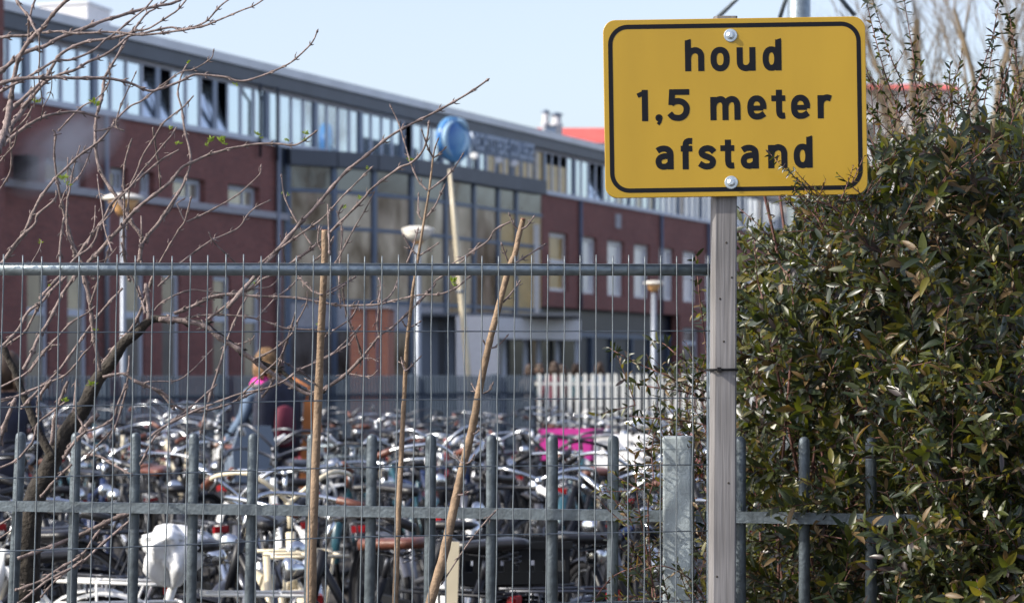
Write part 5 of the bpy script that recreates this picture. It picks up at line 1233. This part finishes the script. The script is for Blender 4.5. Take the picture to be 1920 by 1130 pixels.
# opening buds
def bud_leaves(root, px, py, Y, n, sz):
    mb = MB(); c = W(px, py, Y)
    for k in range(n):
        a = rs.uniform(0, 6.28); e = rs.uniform(.1, 1.2); d = Vector((math.cos(a)*math.cos(e), math.sin(a)*math.cos(e), math.sin(e))); s = d.cross(Vector((rs.random(), rs.random(), rs.random()))).normalized()
        L = sz*rs.uniform(.6, 1.1)/FPX*Y; w_ = L*.22; u = s.cross(d)*w_*.4
        b = c+Vector((rs.uniform(-1, 1), rs.uniform(-1, 1), rs.uniform(-1, 1)))*L*.3
        mb.add([b, b+d*L*.5+s*w_+u, b+d*L, b+d*L*.5-s*w_+u, b+d*L*.5], [(0, 1, 4), (1, 2, 4), (2, 3, 4), (3, 0, 4)], 0, True)
    mb.build('opening_bud', M['bud'], root)
for rt, L in ((big, [(177, 195, 12, 13), (69, 192, 8, 12), (63, 190, 6, 10), (118, 336, 14, 12), (124, 345, 8, 10), (319, 242, 8, 8), (333, 270, 10, 9), (76, 455, 7, 8), (181, 618, 10, 8), (173, 722, 14, 12), (120, 752, 12, 10), (94, 536, 8, 7), (472, 530, 10, 12)]),
              (big, [(415, 262, 16, 12), (419, 268, 12, 10), (394, 264, 14, 11), (388, 273, 10, 9), (480, 251, 10, 9), (489, 259, 7, 7), (539, 265, 9, 8), (573, 252, 12, 10), (570, 262, 8, 8), (351, 118, 8, 8), (441, 160, 7, 8)]),
              (mid_s, [(850, 528, 14, 12), (852, 536, 8, 9), (768, 300, 14, 9), (674, 372, 8, 8), (540, 367, 8, 7), (528, 362, 5, 7), (692, 316, 8, 8), (646, 390, 7, 8), (598, 610, 6, 8)])):
    for px, py, n_, sz in L: bud_leaves(rt, px, py, 5.95, n_, sz)

# ================================================================ EVERGREEN SHRUBS
rl = random.Random(77)
LEAFV = {}
def leaf_geo(curl, fold):
    """leaf of unit length along +x, z up"""
    xs = [0, .12, .38, .68, .9, 1.0]; ws = [.012, .09, .155, .135, .06, 0.0]; V = []; Fc = []
    for x, w_ in zip(xs, ws): z = -curl*x*x; V += [(x, 0, z), (x, w_, z+fold*w_), (x, -w_, z+fold*w_)]
    for i in range(5):
        a = i*3; b = a+3
        Fc += [(a, b, b+1, a+1), (a+2, b+2, b, a)]
    return V, Fc
VARS = [leaf_geo(c, f) for c, f in ((.05, .25), (.2, .35), (-.08, .2), (.35, .5), (.12, .1))]
VM = []
class Foliage:
    def __init__(s): s.L = []; s.tw = MB()
    def leaf(s, p, d, up, L, mi, v): s.L.append((p, d, up, L, mi, v))
    def shoot(s, p, d, L, nl, ls, curve=.25, dead=.1, r=.0016, pal=(0, 0, 1, 1, 2, 2, 3)):
        P = [p.copy()]; n = 6; bend = Vector((rl.uniform(-1, 1), rl.uniform(-1, 1), rl.uniform(-.2, 1)))*curve/n
        q = p.copy(); d = d.normalized()
        for k in range(n): d = (d+bend).normalized(); q = q+d*L/n; P.append(q.copy())
        s.tw.tube(P, [r*(1-.6*k/n) for k in range(n+1)], 4, cap=False)
        ph = rl.uniform(0, 6.28)
        for k in range(nl):
            u = (k+.6)/nl; i = min(int(u*n), n-1); f = u*n-i; b = P[i].lerp(P[i+1], f); ax = (P[i+1]-P[i]).normalized()
            x = ax.cross(Vector((0, 0, 1)));
            if x.length < .05: x = Vector((1, 0, 0))
            x.normalize(); y = ax.cross(x); a = ph+k*2.4
            rad = x*math.cos(a)+y*math.sin(a); dd = (rad*rl.uniform(.6, 1.1)+ax*rl.uniform(.4, 1.4)+Vector((0, 0, rl.uniform(-.35, .3)))).normalized()
            ll = ls*rl.uniform(.6, 1.25)*(1 if k < nl-3 else .75); mi = rl.choice(pal)
            if rl.random() < dead: mi = 4 if rl.random() < .6 else 5
            s.leaf(b, dd, ax, ll, mi, rl.randrange(5) if mi != 4 else 3)
    def matrix(s, p, d, up, L):
        y = up.cross(d)
        if y.length < .01: y = Vector((0, 1, 0)).cross(d)
        y.normalize(); z = d.cross(y); return p, d*L, y*L, z*L
    def build(s, root, nparts):
        s.L.sort(key=lambda t: -(t[3]/t[0].y) if -.2 < (t[0].x/t[0].y) < .218 and abs(t[0].z-1.4) < .9 else 0)
        o0 = origin(root)
        for p, d, up, L, mi, v in s.L[:nparts]:
            p, X, Yv, Z = s.matrix(p, d, up, L)
            key = (mi, v)
            if key not in LEAFV:
                me = bpy.data.meshes.new('leaf'); V, Fc = VARS[v]; me.from_pydata(V, [], Fc); me.materials.append(M['leaf'][mi])
                me.polygons.foreach_set('use_smooth', [True]*len(Fc)); LEAFV[key] = me
            o = link('leaf', LEAFV[key], root)
            o.matrix_local = Matrix(((X.x, Yv.x, Z.x, p.x-o0.x), (X.y, Yv.y, Z.y, p.y-o0.y), (X.z, Yv.z, Z.z, p.z-o0.z), (0, 0, 0, 1)))
        vs = []; fs = []; ms = []
        for p, d, up, L, mi, v in s.L[nparts:]:
            p, X, Yv, Z = s.matrix(p, d, up, L); n0 = len(vs); V, Fc = VARS[v]
            vs += [(p.x-o0.x+a*X.x+b*Yv.x+c*Z.x, p.y-o0.y+a*X.y+b*Yv.y+c*Z.y, p.z-o0.z+a*X.z+b*Yv.z+c*Z.z) for a, b, c in V]
            fs += [tuple(i+n0 for i in f) for f in Fc]; ms += [mi]*len(Fc)
        me = bpy.data.meshes.new('foliage'); me.from_pydata(vs, [], fs)
        for m in M['leaf']: me.materials.append(m)
        me.polygons.foreach_set('material_index', ms); me.polygons.foreach_set('use_smooth', [True]*len(fs)); me.update()
        f = link('foliage', me, root); f['kind'] = 'stuff'
        t = s.tw.build('twigs', M['twig'], root); t['kind'] = 'stuff'
def interp(tab, x):
    for (a, b), (c, d) in zip(tab, tab[1:]):
        if x <= c: return b+(d-b)*max(0, (x-a))/(c-a)
    return tab[-1][1]
LEFT = [(250, 1640), (330, 1560), (380, 1500), (440, 1440), (500, 1408), (580, 1392), (700, 1384), (1130, 1386)]
TOP = [(1380, 540), (1430, 480), (1500, 405), (1560, 355), (1640, 310), (1720, 295), (1800, 285), (1880, 250), (1960, 235)]
bush = shrub('evergreen_shrub', 1700, 6.5, 'dense glossy evergreen shrub with narrow leaves filling the right side behind the sign')
fo = Foliage()
def front(px, py): 
    f = 6.02 if px < 1560 else max(5.62, 6.02-(px-1560)/170*.4)
    if py > 900 and px > 1540: f = min(f, 5.75)
    return f
cnt = 0
while cnt < 1250:
    px = rl.uniform(1375, 1985); py = rl.uniform(200, 1190)
    if px < interp(LEFT, py)+12 or py < interp(TOP, px)+12: continue
    dep = abs(rl.gauss(0, .30)); Yl = front(px, py)+.06+dep
    bulge = .16*math.sin(px*.021+1)*math.sin(py*.017)+.13*math.sin(px*.05+py*.03)+.09*math.sin(px*.083-py*.06)
    Yl += bulge+(.14 if px < interp(LEFT, py)+60 else 0)
    p = W(px, py, Yl)
    edge = (px-interp(LEFT, py))/FPX
    d = Vector((rl.uniform(-.8, .6)-(.5 if px < 1480 else 0), rl.uniform(-1.2, -.1), rl.uniform(-.25, 1.0)))
    fo.shoot(p, d, rl.uniform(.08, .2), rl.randrange(11, 19), rl.uniform(.028, .060), dead=.08 if rl.random() < .85 else .4, pal=(1, 1, 3, 1, 0, 2) if px < 1480 else (0, 0, 1, 1, 2, 2, 3))  # left side gets yellower leaf colours to stand in for backlight
    cnt += 1
for k in range(260):       # sprays in front of the fence towards the right
    px = 1665+rl.triangular(0, 310, 280); py = rl.uniform(660, 1180)
    fo.shoot(W(px, py, rl.uniform(5.46, 5.7)), Vector((rl.uniform(-1, .3), rl.uniform(-.9, .1), rl.uniform(-.2, 1))), rl.uniform(.08, .18), 15, rl.uniform(.03, .052), dead=.12)
for k in range(850):       # inner mass, further back
    px = rl.uniform(1400, 2050); py = rl.uniform(260, 1250)
    if px < interp(LEFT, py)+25 or py < interp(TOP, px)+30: continue
    p = W(px, py, rl.uniform(6.5, 7.3)); fo.shoot(p, Vector((rl.uniform(-1, 1), rl.uniform(-1, .3), rl.uniform(-.5, 1))), .22, 20, .05, dead=.06)
for k in range(60):        # main stems inside
    px = rl.uniform(1420, 1980); a = W(rl.uniform(1500, 1900), 1600, 6.6); b = W(px, rl.uniform(300, 900), rl.uniform(6.1, 6.9)); a.z = max(a.z, 0)
    m_ = a.lerp(b, .5)+Vector((rl.uniform(-.1, .1), rl.uniform(-.1, .1), 0)); fo.tw.tube([tuple(v) for v in smoothpts([tuple(a), tuple(m_), tuple(b)], 4)], .004, 5, cap=False)
def X1(p): return T(1600, 0, 3.766, p)
def longshoot(P, Y, ls=.018, r=.0019, dens=11, name='long_shoot', fo_=None, dead=.05):
    Q = smoothpts([(float(a), float(b)) for a, b in P], 6); mb = MB(); pts = [W(x, y, Y+.03*math.sin(i*.4)) for i, (x, y) in enumerate(Q)]; n = len(pts)
    mb.tube(pts, [r*(1-.55*i/n) for i in range(n)], 5); f = fo_ or fo; acc = 0; k = 0
    mb.build(name, M['twig'], bush if f is fo else low)
    for a, b in zip(pts, pts[1:]):
        L = (b-a).length; ax = (b-a).normalized(); acc += L
        while acc > dens/1000:
            acc -= dens/1000; k += 1; s = rl.choice((-1, 1)); x = ax.cross(Vector((0, 1, 0))).normalized(); an = k*2.4+rl.uniform(-.5, .5)
            dd = (x*math.cos(an)+ax.cross(x)*math.sin(an)+ax*rl.uniform(.1, .7)+Vector((0, 0, -.1))).normalized()
            f.leaf(a.lerp(b, rl.random()), dd, ax, ls*rl.uniform(.6, 1.3), rl.choice((0, 2, 2, 5, 0, 1)) if rl.random() > dead else 4, rl.randrange(5))
for P, Y in ((X1([(330, 830), (250, 600), (200, 440), (130, 170), (85, -20)]), 5.75), (X1([(380, 760), (340, 580), (270, 420), (200, 200), (130, -20)]), 5.8), (X1([(460, 760), (435, 550), (430, 450), (400, 250), (355, -20)]), 5.7),
             (X1([(780, 960), (810, 780), (860, 640), (930, 430), (980, 270), (1035, -10)]), 5.7), (X1([(900, 870), (940, 640), (960, 500), (1000, 200)]), 5.85), (X1([(1010, 790), (1060, 600), (1120, 370), (1095, 110)]), 5.8),
             (X1([(1190, 720), (1170, 560), (1130, 290), (1100, 100)]), 5.75), (X1([(700, 730), (680, 600), (685, 440)]), 5.8), (X1([(420, 1120), (350, 1040), (220, 900), (90, 770)]), 5.7), (X1([(560, 700), (600, 610), (480, 640)]), 5.8),
             (X1([(640, 1100), (540, 980), (480, 850), (430, 740)]), 5.75), (X1([(850, 1100), (790, 900), (760, 700)]), 5.8)):
    longshoot(P, Y, ls=.019, dens=6.2)
for k in range(70):     # ragged upper part
    px = rl.uniform(1625, 1950); py = rl.uniform(185, 330) if rl.random() < .7 else rl.uniform(150, 260); Yl = rl.uniform(5.7, 6.1)
    fo.shoot(W(px, py, Yl), Vector((rl.uniform(-.6, .6), rl.uniform(-.3, .3), rl.uniform(.2, 1.2))), rl.uniform(.06, .14), 10, .021, dead=.08)
for P in ([(1500, 480), (1455, 455), (1420, 420), (1385, 390)], [(1455, 470), (1447, 420), (1440, 375)], [(1430, 560), (1420, 520), (1415, 450)], [(1480, 520), (1440, 470), (1405, 440)], [(1540, 420), (1500, 370), (1470, 330)]):
    longshoot(P, 5.95, ls=.014, dens=9)
ZZ = lambda p: T(1120, 20, 3.138, p)
longshoot(ZZ([(1330, 1170), (1280, 1110), (1230, 1060), (1180, 1000), (1120, 940), (1050, 880), (1000, 820)]), 5.42, ls=.0125, r=.0013, dens=5)
longshoot(ZZ([(1180, 1000), (1160, 1045), (1175, 1080)]), 5.43, ls=.010, r=.0009, dens=5)
for k in range(34):     # spray under the lower right corner of the sign
    px = rl.uniform(1488, 1625); py = rl.uniform(345, 440)+(1600-px)*.2; fo.shoot(W(px, py, rl.uniform(5.44, 5.8) if py > 375 else 5.46), Vector((rl.uniform(-1, .3), -.1, rl.uniform(-.1, .8))), .08, 9, .02, dead=.12)
fo.build(bush, 300)
# the sprawling lower shrub left of the post
low = shrub('evergreen_shrub', 1290, 5.85, 'thin sprawling evergreen shrub low between the wire mesh and the fence post')
f2 = Foliage()
def X2(p): return T(980, 560, 5.65, p)
for P, Y in ((X2([(2000, 1000), (1700, 900), (1500, 800), (1300, 720), (1150, 650), (1000, 570), (920, 520)]), 5.72), (X2([(2000, 820), (1800, 700), (1620, 580), (1500, 480), (1370, 440)]), 5.74), (X2([(2000, 1100), (1700, 980), (1400, 940), (1200, 890), (1060, 850)]), 5.74),
             ([(1225, 1140), (1215, 960), (1225, 900), (1222, 840), (1240, 770)], 5.78), ([(1335, 800), (1290, 790), (1240, 785), (1180, 780)], 5.76), ([(1230, 1120), (1210, 1020), (1195, 930), (1190, 850)], 5.78), ([(1330, 1140), (1300, 1090), (1240, 1060), (1180, 1080)], 5.78), ([(1335, 760), (1320, 620), (1310, 540), (1305, 480)], 5.76), ([(1110, 1130), (1150, 1080), (1200, 1060)], 5.8)):
    longshoot(P, Y, ls=.026, dens=9, fo_=f2, r=.0022, dead=.14)
k = 0
while k < 175:
    px = rl.uniform(1180, 1345); py = rl.uniform(690, 1170)
    dens = .25+.75*max(0, 1-(1345-px)/ (120 if py < 900 else 190))
    if rl.random() > dens or py < 690+(1345-px)*.35: continue
    f2.shoot(W(px, py, rl.uniform(5.72, 6.15) if not (1225 < px < 1335 and 800 < py < 1090) else rl.uniform(6.02, 6.25)), Vector((rl.uniform(-1, .4), rl.uniform(-.6, .4), rl.uniform(-.3, 1))), rl.uniform(.06, .14), 10, rl.uniform(.02, .032), dead=.2); k += 1
f2.build(low, 160)
